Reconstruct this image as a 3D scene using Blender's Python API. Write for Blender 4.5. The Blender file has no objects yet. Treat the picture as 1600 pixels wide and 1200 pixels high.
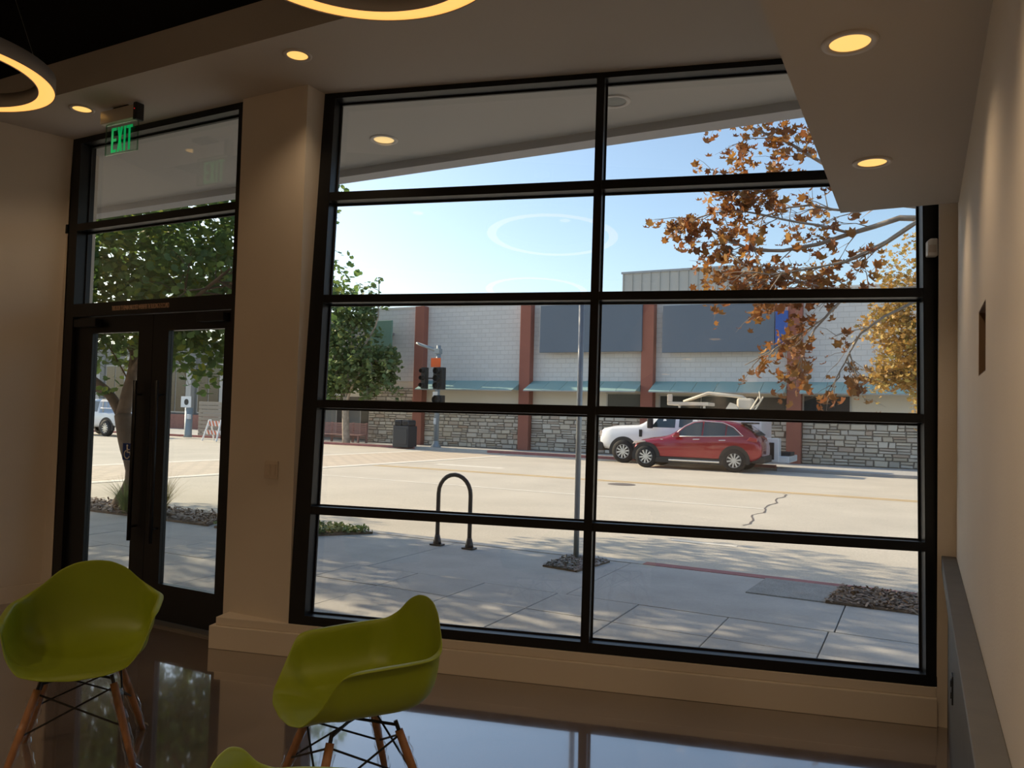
import bpy, math, random
import numpy as np
from mathutils import Vector, Matrix
random.seed(7); RNG = np.random.default_rng(7)
SC = bpy.context.scene
COL = SC.collection
R = math.radians

# ------------------------------------------------------------------ camera
CAM_F = 1221.18            # focal length in pixels of the 1600 px wide frame
CAM_H = 1.55
YAW, PITCH, ROLL = R(27.655), R(2.162), R(1.493)
def _cam_axes():
    ca, sa, cb, sb = math.cos(YAW), math.sin(YAW), math.cos(PITCH), math.sin(PITCH)
    f = Vector((-sa*cb, ca*cb, sb)); r = Vector((ca, sa, 0)); u = r.cross(f)
    cc, sc = math.cos(ROLL), math.sin(ROLL)
    return r*cc+u*sc, u*cc-r*sc, f
CR, CU, CF = _cam_axes()
cd = bpy.data.cameras.new('camera'); cam = bpy.data.objects.new('camera', cd); COL.objects.link(cam)
cd.sensor_width = 36; cd.lens = CAM_F/1600*36; cd.clip_start = .03; cd.clip_end = 600
m = Matrix((CR, CU, -CF)).transposed().to_4x4(); m.translation = (0, 0, CAM_H); cam.matrix_world = m
SC.camera = cam
CAMP = Vector((0, 0, CAM_H))
def ray(px, py): return CR*((px-800)/CAM_F) - CU*((py-600)/CAM_F) + CF
def onY(px, py, Y):        # survey helper: where a sight line meets the plane y = Y
    d = ray(px, py); return CAMP + d*(Y/d.y)
def onZ(px, py, Z):
    d = ray(px, py); return CAMP + d*((Z-CAM_H)/d.z)
def to_px(p):
    v = Vector(p)-CAMP; w = v.dot(CF)
    return (800+CAM_F*v.dot(CR)/w, 600-CAM_F*v.dot(CU)/w, w) if w > .05 else (-9999, -9999, w)

# ------------------------------------------------------------------ light
SUN_AZ, SUN_EL = 4.5, 26.0            # degrees: from the left along the street, a little behind the far facade
to_sun = Vector((-math.cos(R(SUN_AZ))*math.cos(R(SUN_EL)), math.sin(R(SUN_AZ))*math.cos(R(SUN_EL)), math.sin(R(SUN_EL))))
sd = bpy.data.lights.new('sun', 'SUN'); sun = bpy.data.objects.new('sun', sd); COL.objects.link(sun)
sd.energy = 7.6; sd.color = (1.0, .80, .56); sd.angle = R(.6)
sun.rotation_euler = to_sun.to_track_quat('Z', 'Y').to_euler()
sun.location = to_sun*60
w = bpy.data.worlds.new('sky'); SC.world = w; w.use_nodes = True
nt_ = w.node_tree; nt_.nodes.clear()
sky = nt_.nodes.new('ShaderNodeTexSky'); sky.sky_type = 'NISHITA'; sky.sun_disc = False
sky.sun_elevation = R(SUN_EL); sky.sun_rotation = math.atan2(to_sun.x, to_sun.y)
sky.air_density = 1.0; sky.dust_density = 1.6; sky.ozone_density = 1.2; sky.altitude = 50
bgn = nt_.nodes.new('ShaderNodeBackground'); bgn.inputs['Strength'].default_value = .26
on = nt_.nodes.new('ShaderNodeOutputWorld')
nt_.links.new(sky.outputs[0], bgn.inputs[0]); nt_.links.new(bgn.outputs[0], on.inputs[0])
SC.view_settings.view_transform = 'Standard'; SC.view_settings.look = 'None'
SC.view_settings.gamma = 1; SC.view_settings.use_curve_mapping = False
SC.view_settings.exposure = 0.0

# ------------------------------------------------------------------ materials
MATS = {}
def lin(c): return tuple(((v/255)/12.92 if v/255 <= .04045 else ((v/255+.055)/1.055)**2.4) for v in c)
def new_mat(name):
    m = bpy.data.materials.new(name); m.use_nodes = True; MATS[name] = m
    return m, m.node_tree.nodes, m.node_tree.links, m.node_tree.nodes['Principled BSDF']
def mat(name, col, rough=.6, metal=0, var=0, vscale=6, bump=0, bscale=40, emit=None, estr=0, coat=0, spec=.5, stretch=(1,1,1), var2=0, vs2=40):
    m, N, L, p = new_mat(name)
    p.inputs['Roughness'].default_value = rough; p.inputs['Metallic'].default_value = metal
    p.inputs['Coat Weight'].default_value = coat; p.inputs['Specular IOR Level'].default_value = spec
    p.inputs['Base Color'].default_value = (*col, 1)
    tc = N.new('ShaderNodeTexCoord'); mp = N.new('ShaderNodeMapping'); mp.inputs['Scale'].default_value = stretch
    L.new(tc.outputs['Object'], mp.inputs[0])
    if var:
        n = N.new('ShaderNodeTexNoise'); n.inputs['Scale'].default_value = vscale; n.inputs['Detail'].default_value = 5
        L.new(mp.outputs[0], n.inputs['Vector'])
        r = N.new('ShaderNodeValToRGB'); e = r.color_ramp.elements
        e[0].position = .3; e[1].position = .7
        e[0].color = (*[max(0, v*(1-var)) for v in col], 1); e[1].color = (*[min(1, v*(1+var)) for v in col], 1)
        L.new(n.outputs['Fac'], r.inputs[0]); out = r.outputs[0]
        if var2:
            n2 = N.new('ShaderNodeTexNoise'); n2.inputs['Scale'].default_value = vs2; n2.inputs['Detail'].default_value = 3
            L.new(mp.outputs[0], n2.inputs['Vector'])
            mr = N.new('ShaderNodeMapRange'); mr.inputs[1].default_value = .3; mr.inputs[2].default_value = .7
            mr.inputs[3].default_value = 1-var2; mr.inputs[4].default_value = 1+var2
            L.new(n2.outputs['Fac'], mr.inputs[0])
            mx = N.new('ShaderNodeMixRGB'); mx.blend_type = 'MULTIPLY'; mx.inputs[0].default_value = 1
            L.new(out, mx.inputs[1]); L.new(mr.outputs[0], mx.inputs[2]); out = mx.outputs[0]
        L.new(out, p.inputs['Base Color'])
    if bump:
        n = N.new('ShaderNodeTexNoise'); n.inputs['Scale'].default_value = bscale; n.inputs['Detail'].default_value = 4
        L.new(mp.outputs[0], n.inputs['Vector'])
        b = N.new('ShaderNodeBump'); b.inputs['Strength'].default_value = bump; b.inputs['Distance'].default_value = .01
        L.new(n.outputs['Fac'], b.inputs['Height']); L.new(b.outputs[0], p.inputs['Normal'])
    if emit:
        p.inputs['Emission Color'].default_value = (*emit, 1); p.inputs['Emission Strength'].default_value = estr
    return m
def glass_mat(name, tint=(.97, .98, .97), ior=1.45, rough=0.0, boost=1.0):
    m = bpy.data.materials.new(name); m.use_nodes = True; N = m.node_tree.nodes; L = m.node_tree.links; N.clear(); MATS[name] = m
    t = N.new('ShaderNodeBsdfTransparent'); t.inputs[0].default_value = (*tint, 1)
    g = N.new('ShaderNodeBsdfGlossy'); g.inputs['Roughness'].default_value = rough
    f = N.new('ShaderNodeFresnel'); ge = N.new('ShaderNodeNewGeometry')      # same reflectance on both faces of a thin sheet
    im = N.new('ShaderNodeMapRange'); im.inputs[3].default_value = ior; im.inputs[4].default_value = 1/ior
    L.new(ge.outputs['Backfacing'], im.inputs[0]); L.new(im.outputs[0], f.inputs[0])
    mx = N.new('ShaderNodeMixShader'); o = N.new('ShaderNodeOutputMaterial')
    mul = N.new('ShaderNodeMath'); mul.operation = 'MULTIPLY'; mul.inputs[1].default_value = boost
    L.new(f.outputs[0], mul.inputs[0]); L.new(mul.outputs[0], mx.inputs[0])
    L.new(t.outputs[0], mx.inputs[1]); L.new(g.outputs[0], mx.inputs[2]); L.new(mx.outputs[0], o.inputs[0])
    return m
def leaf_mat(name, cols, trans=.45, scale=3.0):
    m = bpy.data.materials.new(name); m.use_nodes = True; N = m.node_tree.nodes; L = m.node_tree.links; N.clear(); MATS[name] = m
    geo = N.new('ShaderNodeNewGeometry'); oi = N.new('ShaderNodeObjectInfo')
    add = N.new('ShaderNodeMath'); add.operation = 'ADD'
    L.new(geo.outputs['Random Per Island'], add.inputs[0]); L.new(oi.outputs['Random'], add.inputs[1])
    fr = N.new('ShaderNodeMath'); fr.operation = 'FRACT'; L.new(add.outputs[0], fr.inputs[0])
    r = N.new('ShaderNodeValToRGB'); e = r.color_ramp.elements
    while len(e) < len(cols): e.new(.5)
    for i, c in enumerate(cols): e[i].position = i/(len(cols)-1); e[i].color = (*c, 1)
    L.new(fr.outputs[0], r.inputs[0])
    d = N.new('ShaderNodeBsdfPrincipled'); d.inputs['Roughness'].default_value = .55
    t = N.new('ShaderNodeBsdfTranslucent'); mx = N.new('ShaderNodeMixShader'); mx.inputs[0].default_value = trans
    o = N.new('ShaderNodeOutputMaterial')
    L.new(r.outputs[0], d.inputs['Base Color']); L.new(r.outputs[0], t.inputs[0])
    L.new(d.outputs[0], mx.inputs[1]); L.new(t.outputs[0], mx.inputs[2]); L.new(mx.outputs[0], o.inputs[0])
    return m
def brick_mat(name, c1, c2, mortar, scale, bw, bh, ms=.02, rough=.8, plane='xz', bump=.4, bias=0):
    m, N, L, p = new_mat(name)
    p.inputs['Roughness'].default_value = rough
    tc = N.new('ShaderNodeTexCoord'); sp = N.new('ShaderNodeSeparateXYZ'); cb = N.new('ShaderNodeCombineXYZ')
    L.new(tc.outputs['Object'], sp.inputs[0]); L.new(sp.outputs[0], cb.inputs[0])
    L.new(sp.outputs[2 if plane == 'xz' else 1], cb.inputs[1])
    b = N.new('ShaderNodeTexBrick'); b.inputs['Scale'].default_value = scale
    b.inputs['Brick Width'].default_value = bw; b.inputs['Row Height'].default_value = bh; b.inputs['Mortar Size'].default_value = ms
    b.inputs['Color1'].default_value = (*c1, 1); b.inputs['Color2'].default_value = (*c2, 1); b.inputs['Mortar'].default_value = (*mortar, 1)
    L.new(cb.outputs[0], b.inputs['Vector']); L.new(b.outputs['Color'], p.inputs['Base Color'])
    bp = N.new('ShaderNodeBump'); bp.inputs['Strength'].default_value = bump; bp.inputs['Distance'].default_value = .02; bp.invert = True
    L.new(b.outputs['Fac'], bp.inputs['Height']); L.new(bp.outputs[0], p.inputs['Normal'])
    return m

# interior
mat('paint_wall', (.66, .585, .50), .75, var=.03, vscale=1.5, bump=.08, bscale=140)
mat('paint_ceiling', (.50, .455, .41), .8, bump=.06, bscale=120)
mat('paint_dark', (.012, .011, .010), .9)
mat('paint_trim', (.66, .58, .49), .6, bump=.04, bscale=90)
mat('ledge_grey', (.085, .083, .080), .55, var=.1, vscale=9, bump=.05, bscale=60)
mat('niche_brown', (.16, .10, .06), .8, var=.2)
mat('frame_black', (.006, .006, .007), .38, spec=.35)
mat('frame_bead', (.010, .008, .008), .5)
mat('white_plastic', (.72, .72, .72), .4)
mat('switch_plastic', (.60, .50, .40), .45)
mat('black_plastic', (.01, .01, .01), .45)
glass_mat('window_glass', (.965, .985, .975), 1.5, 0, 1.5)
glass_mat('door_glass', (.93, .96, .95))
glass_mat('acrylic', (.90, .97, .92), 1.3)
glass_mat('plastic_wrap', (.97, .97, .97), 1.35, .12, 1.6)
mat('exit_green', (.0, .42, .12), .4, emit=(.0, .55, .14), estr=.38)
mat('exit_housing', (.62, .55, .48), .35, metal=.4)
mat('red_led', (.3, 0, 0), .4, emit=(1, .02, .02), estr=.6)
mat('lamp_trim', (.55, .50, .46), .45)
mat('lamp_glow', (1, .7, .3), .5, emit=(1.0, .56, .15), estr=1.12)
mat('lamp_glow_soft', (1, .75, .4), .5, emit=(1.0, .66, .26), estr=.85)
mat('lamp_off', (.22, .23, .22), .5, var=.1, vscale=60)
mat('ring_glow', (1, .6, .2), .5, emit=(1.0, .46, .11), estr=1.3)
mat('ring_metal', (.42, .38, .34), .5)
mat('steel_cable', (.5, .5, .5), .35, metal=.9)
mat('chair_green', (.235, .295, .010), .42, var=.04, vscale=3, bump=.02, bscale=160, spec=.45)
mat('chair_wood', (.33, .145, .055), .5, var=.25, vscale=8, stretch=(6, 6, 1))
mat('chair_wire', (.012, .012, .012), .4, metal=.3)
mat('sign_blue', lin((20, 60, 140)), .5)
mat('sign_white', (.85, .85, .85), .5)
mat('notice_tan', (.60, .40, .28), .6)
mat('threshold_metal', (.22, .21, .20), .4, metal=.7)
# exterior
mat('overhang', (.52, .49, .45), .8, bump=.05, bscale=60)
mat('overhang_edge', (.50, .49, .50), .6)
mat('sidewalk_concrete', (.43, .41, .38), .85, var=.10, vscale=2.2, bump=.25, bscale=90, var2=.06, vs2=60)
mat('joint_dark', (.10, .095, .09), .9)
mat('asphalt', (.51, .465, .39), .9, var=.08, vscale=.6, bump=.5, bscale=60, var2=.12, vs2=38)
mat('asphalt_patch', (.30, .29, .27), .9, var=.12, vscale=6, bump=.6, bscale=90, var2=.2, vs2=60)
mat('tar', (.13, .11, .10), .8)
mat('line_white', (.74, .70, .62), .8, var=.10, vscale=5)
mat('line_yellow', (.62, .40, .13), .8, var=.15, vscale=5)
mat('curb_concrete', (.46, .44, .41), .85, var=.1, vscale=3)
mat('curb_red', (.34, .135, .125), .8, var=.18, vscale=5)
mat('curb_grey', (.30, .29, .29), .85, var=.1, vscale=3)
brick_mat('crosswalk_brick', (.62, .52, .40), (.55, .46, .36), (.40, .34, .27), 1.0, .55, .28, .03, plane='xy')
mat('mulch', (.15, .10, .065), .95, var=.4, vscale=14, bump=1, bscale=50)
leaf_mat('mulch_chip', [(.12, .07, .04), (.30, .19, .11), (.20, .12, .07), (.36, .27, .18)], .02)
leaf_mat('gravel_stone', [(.16, .13, .11), (.30, .27, .24), (.22, .15, .12), (.36, .33, .30)], .0)
leaf_mat('grass_blade', [(.10, .16, .04), (.17, .22, .07), (.30, .30, .12), (.12, .19, .06)], .3)
leaf_mat('straw_blade', [(.50, .38, .14), (.62, .48, .20), (.40, .30, .10), (.36, .34, .12)], .5)
leaf_mat('leaf_green', [(.08, .15, .05), (.13, .22, .06), (.09, .17, .07), (.19, .27, .06), (.10, .19, .06), (.34, .36, .05)], .55)
leaf_mat('leaf_far_green', [(.11, .17, .07), (.16, .23, .08), (.12, .20, .09), (.26, .29, .09)], .5)
leaf_mat('leaf_brown', [(.22, .075, .022), (.33, .12, .035), (.40, .18, .04), (.18, .07, .03), (.45, .24, .06), (.30, .11, .03)], .42)
leaf_mat('leaf_gold', [(.40, .22, .05), (.52, .33, .09), (.34, .20, .06), (.30, .26, .07), (.58, .40, .13)], .42)
mat('bark', (.115, .075, .05), .95, var=.35, vscale=8, bump=.8, bscale=26)
mat('bark_pale', (.36, .30, .24), .9, var=.3, vscale=7, bump=.4, bscale=20)
mat('rack_black', (.018, .018, .020), .4, metal=.2)
mat('galvanised', (.34, .35, .36), .5, metal=.5, var=.08)
mat('signal_grey', (.30, .34, .36), .5, metal=.2)
mat('signal_black', (.020, .022, .022), .6)
mat('sign_orange', (.80, .13, .02), .6)
mat('sign_slate', lin((98, 110, 124)), .6, var=.02, vscale=1)
mat('sign_bluebit', lin((55, 90, 165)), .6)
mat('sign_green', (.17, .31, .25), .6)
mat('bin_dark', (.03, .035, .042), .6)
mat('slat_pink', (.30, .17, .15), .8, var=.12, vscale=4)
brick_mat('white_brick', (.64, .63, .62), (.60, .59, .58), (.52, .51, .50), 1.0, .42, .21, .012, bump=.6)
mat('stucco_cream', (.66, .59, .49), .85, bump=.1, bscale=30)
mat('band_white', (.70, .68, .65), .8)
mat('column_brown', (.29, .105, .075), .8, var=.06, vscale=2)
mat('awning', (.27, .42, .40), .7, var=.06, vscale=1.5)
mat('mortar_dark', (.19, .165, .14), .95)
leaf_mat('stone', [(.44, .37, .28), (.58, .51, .41), (.36, .32, .27), (.62, .57, .49), (.50, .45, .39), (.42, .31, .23)], .0)
mat('dark_window', (.03, .033, .038), .12, spec=.6, var=.2, vscale=.8)
mat('window_trim', (.45, .42, .38), .6)
mat('metal_cladding', (.42, .41, .38), .5, metal=.2)
mat('grey_wall', (.20, .20, .19), .85, var=.1, vscale=1)
mat('tan_plank', (.36, .31, .25), .8, var=.08, vscale=3, stretch=(1, 1, 8))
mat('red_brick', (.30, .14, .11), .85, var=.15, vscale=6)
mat('concrete_far', (.45, .44, .42), .9, var=.06, vscale=2)
mat('car_red', (.30, .012, .022), .22, metal=.35, coat=1.0)
mat('car_white', (.74, .76, .79), .28, coat=.6)
mat('car_black', (.018, .018, .019), .6)
mat('tyre', (.014, .014, .015), .8)
mat('alloy', (.60, .61, .63), .3, metal=.8)
mat('chrome', (.75, .75, .76), .18, metal=.9)
mat('car_glass', (.02, .035, .042), .05, spec=.9)
mat('car_lamp', (.75, .60, .50), .15, coat=1)
mat('tail_lamp', (.30, .02, .025), .15, coat=1)
mat('gear_tan', (.62, .55, .44), .6)
mat('barricade_orange', (.70, .20, .10), .6)

# ------------------------------------------------------------------ mesh helpers
class MB:
    def __init__(s): s.v = []; s.f = []
    def add(s, v, f):
        o = len(s.v); s.v += [tuple(p) for p in v]; s.f += [tuple(i+o for i in q) for q in f]; return s
    def box(s, x0, x1, y0, y1, z0, z1):
        v = [(x0,y0,z0),(x1,y0,z0),(x1,y1,z0),(x0,y1,z0),(x0,y0,z1),(x1,y0,z1),(x1,y1,z1),(x0,y1,z1)]
        return s.add(v, [(3,2,1,0),(4,5,6,7),(0,1,5,4),(1,2,6,5),(2,3,7,6),(3,0,4,7)])
    def prism(s, poly, z0, z1):           # polygon (x, y) between two heights
        n = len(poly); a = sum(poly[i][0]*poly[(i+1)%n][1]-poly[(i+1)%n][0]*poly[i][1] for i in range(n))
        if a < 0: poly = poly[::-1]
        v = [(x, y, z0) for x, y in poly]+[(x, y, z1) for x, y in poly]
        return s.add(v, [tuple(range(n))[::-1], tuple(range(n, 2*n))]+[(i, (i+1)%n, n+(i+1)%n, n+i) for i in range(n)])
    def prism_y(s, poly, y0, y1):         # polygon (x, z) between two depths
        n = len(poly); a = sum(poly[i][0]*poly[(i+1)%n][1]-poly[(i+1)%n][0]*poly[i][1] for i in range(n))
        if a < 0: poly = poly[::-1]
        v = [(x, y0, z) for x, z in poly]+[(x, y1, z) for x, z in poly]
        return s.add(v, [tuple(range(n)), tuple(range(n, 2*n))[::-1]]+[(i, n+i, n+(i+1)%n, (i+1)%n) for i in range(n)])
    def tube(s, pts, rad, seg=8, cap=True):
        pts = [Vector(p) for p in pts]; n = len(pts)
        if not hasattr(rad, '__len__'): rad = [rad]*n
        V = []; F = []; prev = None
        for i, p in enumerate(pts):
            t = (pts[min(i+1, n-1)]-pts[max(i-1, 0)]).normalized()
            if prev is None:
                a = Vector((0, 0, 1)) if abs(t.z) < .9 else Vector((1, 0, 0)); x = t.cross(a).normalized()
            else:
                x = (prev-t*prev.dot(t)).normalized()
            prev = x; y = t.cross(x)
            for k in range(seg):
                an = 2*math.pi*k/seg; V.append(p+(x*math.cos(an)+y*math.sin(an))*rad[i])
        for i in range(n-1):
            for k in range(seg):
                F.append((i*seg+k, i*seg+(k+1)%seg, (i+1)*seg+(k+1)%seg, (i+1)*seg+k))
        if cap: F += [tuple(range(seg))[::-1], tuple(range((n-1)*seg, n*seg))]
        return s.add(V, F)
    def lathe(s, prof, seg=24, c=(0, 0, 0), axis='z'):    # profile (r, h)
        V = []; F = []; n = len(prof)
        for k in range(seg):
            a = 2*math.pi*k/seg
            for r, h in prof:
                q = (r*math.cos(a), r*math.sin(a), h)
                if axis == 'y': q = (q[0], q[2], q[1])
                if axis == 'x': q = (q[2], q[0], q[1])
                V.append((q[0]+c[0], q[1]+c[1], q[2]+c[2]))
        for k in range(seg):
            for i in range(n-1):
                F.append((k*n+i, ((k+1)%seg)*n+i, ((k+1)%seg)*n+i+1, k*n+i+1))
        return s.add(V, F)
    def build(s, name, m, parent=None, smooth=False, bevel=0, loc=None):
        me = bpy.data.meshes.new(name); me.from_pydata(s.v, [], s.f); me.validate(); me.update()
        import bmesh
        b = bmesh.new(); b.from_mesh(me); bmesh.ops.recalc_face_normals(b, faces=b.faces); b.to_mesh(me); b.free()
        return link(name, me, m, parent, smooth, bevel, loc)
def link(name, me, m, parent=None, smooth=False, bevel=0, loc=None):
    o = bpy.data.objects.new(name, me); COL.objects.link(o)
    if m and not me.materials: me.materials.append(MATS[m])
    if smooth:
        for p in me.polygons: p.use_smooth = True
    if parent: o.parent = parent
    if loc is not None: o.location = loc
    if bevel:
        md = o.modifiers.new('bevel', 'BEVEL'); md.width = bevel; md.segments = 2; md.limit_method = 'ANGLE'
    return o
def box(name, x0, x1, y0, y1, z0, z1, m, parent=None, bevel=0): return MB().box(x0, x1, y0, y1, z0, z1).build(name, m, parent, bevel=bevel)
def empty(name, loc=(0, 0, 0), rz=0):
    o = bpy.data.objects.new(name, None); COL.objects.link(o); o.location = loc; o.rotation_euler = (0, 0, rz); o.empty_display_size = .1; return o
def tag(o, label, cat, group=None, kind=None):
    o['label'] = label; o['category'] = cat
    if group: o['group'] = group
    if kind: o['kind'] = kind
    return o
def struct(o, label=None, cat=None):
    o['kind'] = 'structure'
    if label: o['label'] = label
    if cat: o['category'] = cat
    return o
def stuff(o): o['kind'] = 'stuff'; return o
def kids(o): return [c for c in COL.objects if c.parent == o]
def copy_tree(o, parent=None):
    c = o.copy(); COL.objects.link(c); c.parent = parent
    for ch in kids(o): copy_tree(ch, c)
    return c
def text_mesh(name, body, size, m, parent=None, extrude=.001, mtx=None, squash=1.0, bold=0):
    cu = bpy.data.curves.new(name, 'FONT'); cu.body = body; cu.size = size; cu.extrude = extrude
    cu.align_x = 'CENTER'; cu.align_y = 'CENTER'; cu.offset = bold
    t = bpy.data.objects.new(name+'_c', cu); COL.objects.link(t)
    dg = bpy.context.evaluated_depsgraph_get(); me = bpy.data.meshes.new_from_object(t.evaluated_get(dg))
    bpy.data.objects.remove(t); me.name = name
    if mtx is not None: me.transform(mtx)
    me.materials.clear()
    return link(name, me, m, parent)

# ------------------------------------------------------------------ room geometry (metres)
CEIL = 3.636
WANG = R(14)                      # the window wall stands 14 degrees off the door wall
HW = Vector((math.cos(WANG), math.sin(WANG), 0)); HN = Vector((-math.sin(WANG), math.cos(WANG), 0))
TILT = R(2.85)                    # and leans outwards
UPW = HN*math.sin(TILT)+Vector((0, 0, 1))*math.cos(TILT); NT = HN*math.cos(TILT)-Vector((0, 0, 1))*math.sin(TILT)
WO = HN*4.49+Vector((0, 0, .2))
WM = Matrix((HW, NT, UPW)).transposed().to_4x4(); WM.translation = WO
def W2(s, c): p = HW*s+HN*c; return (p.x, p.y)      # plan point along / across the window wall
XR = .165                          # right wall
# floor
def floor_mat():
    m, N, L, p = new_mat('polished_concrete')
    tc = N.new('ShaderNodeTexCoord')
    n1 = N.new('ShaderNodeTexNoise'); n1.inputs['Scale'].default_value = 1.1; n1.inputs['Detail'].default_value = 8; n1.inputs['Roughness'].default_value = .65
    L.new(tc.outputs['Object'], n1.inputs['Vector'])
    r = N.new('ShaderNodeValToRGB'); e = r.color_ramp.elements
    e[0].position = .3; e[1].position = .7; e[0].color = (.11, .080, .064, 1); e[1].color = (.20, .155, .13, 1)
    L.new(n1.outputs['Fac'], r.inputs[0]); L.new(r.outputs[0], p.inputs['Base Color'])
    n2 = N.new('ShaderNodeTexNoise'); n2.inputs['Scale'].default_value = 1.6; n2.inputs['Detail'].default_value = 2
    L.new(tc.outputs['Object'], n2.inputs['Vector'])
    b = N.new('ShaderNodeBump'); b.inputs['Strength'].default_value = .09; b.inputs['Distance'].default_value = .02
    L.new(n2.outputs['Fac'], b.inputs['Height']); L.new(b.outputs[0], p.inputs['Normal'])
    n3 = N.new('ShaderNodeTexNoise'); n3.inputs['Scale'].default_value = 14; n3.inputs['Detail'].default_value = 6
    L.new(tc.outputs['Object'], n3.inputs['Vector'])
    mr = N.new('ShaderNodeMapRange'); mr.inputs[3].default_value = .05; mr.inputs[4].default_value = .16
    L.new(n3.outputs['Fac'], mr.inputs[0]); L.new(mr.outputs[0], p.inputs['Roughness'])
    p.inputs['Specular IOR Level'].default_value = .75
    p.inputs['Coat Weight'].default_value = 1.0; p.inputs['Coat Roughness'].default_value = .04; p.inputs['Coat IOR'].default_value = 2.6
floor_mat()
fl = MB().prism([(-9, -4.3), (.4, -4.3), (.4, 4.70), W2(1.3, 4.50), W2(-2.5, 4.50), (-4.1, 3.95), (-9, 3.95)], -.12, 0).build('floor', 'polished_concrete')
struct(fl, 'glossy dark brown polished concrete floor', 'floor')
# left wall (leans slightly), its return beside the door, back wall
LD = Vector((-.284, -.959, 0))
def wall_left():
    b0 = Vector((-6.14, 3.80, 0)); t0 = Vector((-5.985, 3.80, CEIL)); th = Vector((-.2, 0, 0)); Ln = 8.4
    v = [b0, b0+LD*Ln, t0+LD*Ln, t0]
    t1 = t0+Vector((0, 0, 1.0)); 
    mb = MB(); pts = v+[p+th for p in v]
    mb.add(pts, [(0,1,2,3),(7,6,5,4),(0,4,5,1),(3,2,6,7),(1,5,6,2),(0,3,7,4)])
    return mb
struct(wall_left().build('wall_left', 'paint_wall'), 'tan painted wall left of the entrance door', 'wall')
ret = MB().add([(-6.14,3.80,0),(-5.99,3.80,0),(-5.985,3.80,CEIL),(-5.995,3.80,CEIL),(-6.14,4.0,0),(-5.99,4.0,0),(-5.985,4.0,CEIL),(-5.995,4.0,CEIL)],
    [(0,1,2,3),(7,6,5,4),(0,4,5,1),(1,5,6,2),(3,2,6,7),(0,3,7,4)]).build('wall_door_return', 'paint_wall')
struct(ret, 'narrow wedge of wall beside the door frame', 'wall')
bb = MB()
p0 = Vector((-6.125, 3.80, 0)); off = Vector((.959, -.284, 0))*.018
v = [p0, p0+LD*8.2, p0+LD*8.2+off, p0+off]
bb.prism([(q.x, q.y) for q in v], 0, .125)
struct(bb.build('baseboard_left', 'paint_trim'), 'tan baseboard along the left wall', 'baseboard')
struct(box('wall_back', -9, .4, -4.3, -4.1, 0, 4.8, 'paint_wall'), 'painted wall behind the seating', 'wall')
struct(box('wall_street_left', -9.2, -6.1, 3.96, 4.1, -.1, 3.87, 'paint_wall'), 'street-side wall left of the entrance', 'wall')
struct(box('wall_left_upper', -9.2, -8.95, -4.3, 4.0, 0, 4.8, 'paint_wall'), 'outer wall on the far left', 'wall')
# pillar and plinth
struct(box('wall_pillar', -4.09, -3.515, 3.765, 3.93, 0, CEIL, 'paint_wall'), 'tan pillar between the door and the big window', 'wall')
def wedge(name, c0, c1, z0, z1, s0, s1, m, label):
    o = MB().prism([W2(s0, c0), W2(s1, c0), W2(s1, c1), W2(s0, c1)], z0, z1).build(name, m, bevel=.004)
    return struct(o, label, 'trim')
S_L = HW.dot(Vector((-4.03, 3.60, 0)))
wedge('trim_1', 4.467, 4.70, 0, .145, S_L, 1.200, 'paint_trim', 'tall tan base trim under the window and pillar')
wedge('trim_2', 4.487, 4.70, .145, .198, S_L+.035, 1.200, 'paint_trim', 'thin upper step of the base trim under the window')
# ceilings
def slab(name, poly, z0, z1, m, label): return struct(MB().prism(poly, z0, z1).build(name, m), label, 'ceiling')
slab('ceiling', [(-9, 3.19), (XR+.2, 3.19), (XR+.2, 5.2), (-9, 5.2)], CEIL, 3.869, 'paint_ceiling', 'lowered painted ceiling strip along the windows')
slab('ceiling_dark', [(-9.2, -4.3), (.4, -4.3), (.4, 5.2), (-9.2, 5.2)], 4.75, 4.9, 'paint_dark', 'black painted high ceiling')
struct(box('wall_above_strip', -9, .4, 3.5, 3.6, 3.87, 4.8, 'paint_dark'), 'black wall above the lowered ceiling strip', 'wall')
slab('ceiling_soffit', [(-.397, -4.2), (XR, -4.2), (XR, 4.585), (-.397, 4.585)], 2.695, CEIL, 'paint_ceiling', 'dropped soffit along the right wall')
struct(box('wall_right_upper', XR, XR+.1, -4.2, 3.2, 3.6, 4.8, 'paint_wall'), 'upper part of the right wall', 'wall')
# right wall with a niche
NY0, NY1, NZ0, NZ1 = 2.64, 2.955, 1.71, 1.92
wr = MB().box(XR, XR+.16, -4.2, NY0, 0, 3.64).box(XR, XR+.16, NY1, 5.2, 0, 3.64).box(XR, XR+.16, NY0, NY1, 0, NZ0).box(XR, XR+.16, NY0, NY1, NZ1, 3.64)
struct(wr.build('wall_right', 'paint_wall'), 'painted right wall with a small open niche', 'wall')
struct(box('wall_right_return', .079, XR, 4.65, 5.2, 0, CEIL, 'paint_wall'), 'narrow wall return between the window and the right wall', 'wall')
nb = empty('wall_box', (XR+.10, (NY0+NY1)/2, (NZ0+NZ1)/2))
tag(nb, 'open recessed box in the right wall with loose wires', 'wall box')
MB().box(-.004, .004, -.157, .157, -.105, .105).build('back_plate', 'niche_brown', nb)
for q in ((-.157, .157, .101, .105), (-.157, .157, -.105, -.101), (-.157, -.153, -.101, .101), (.153, .157, -.101, .101)):
    MB().box(-.099, -.004, q[0], q[1], q[2], q[3]).build('liner', 'niche_brown', nb)
for z, a in ((.0, .02), (-.03, .035), (-.055, -.02)):
    MB().tube([(-.02, -.14, z), (-.06, -.07, z+a), (-.075, .02, z-.01), (-.04, .12, z+a*.5), (-.01, .15, z-.02)], .004, 6).build('wire', 'lamp_trim', nb, True)
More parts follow.
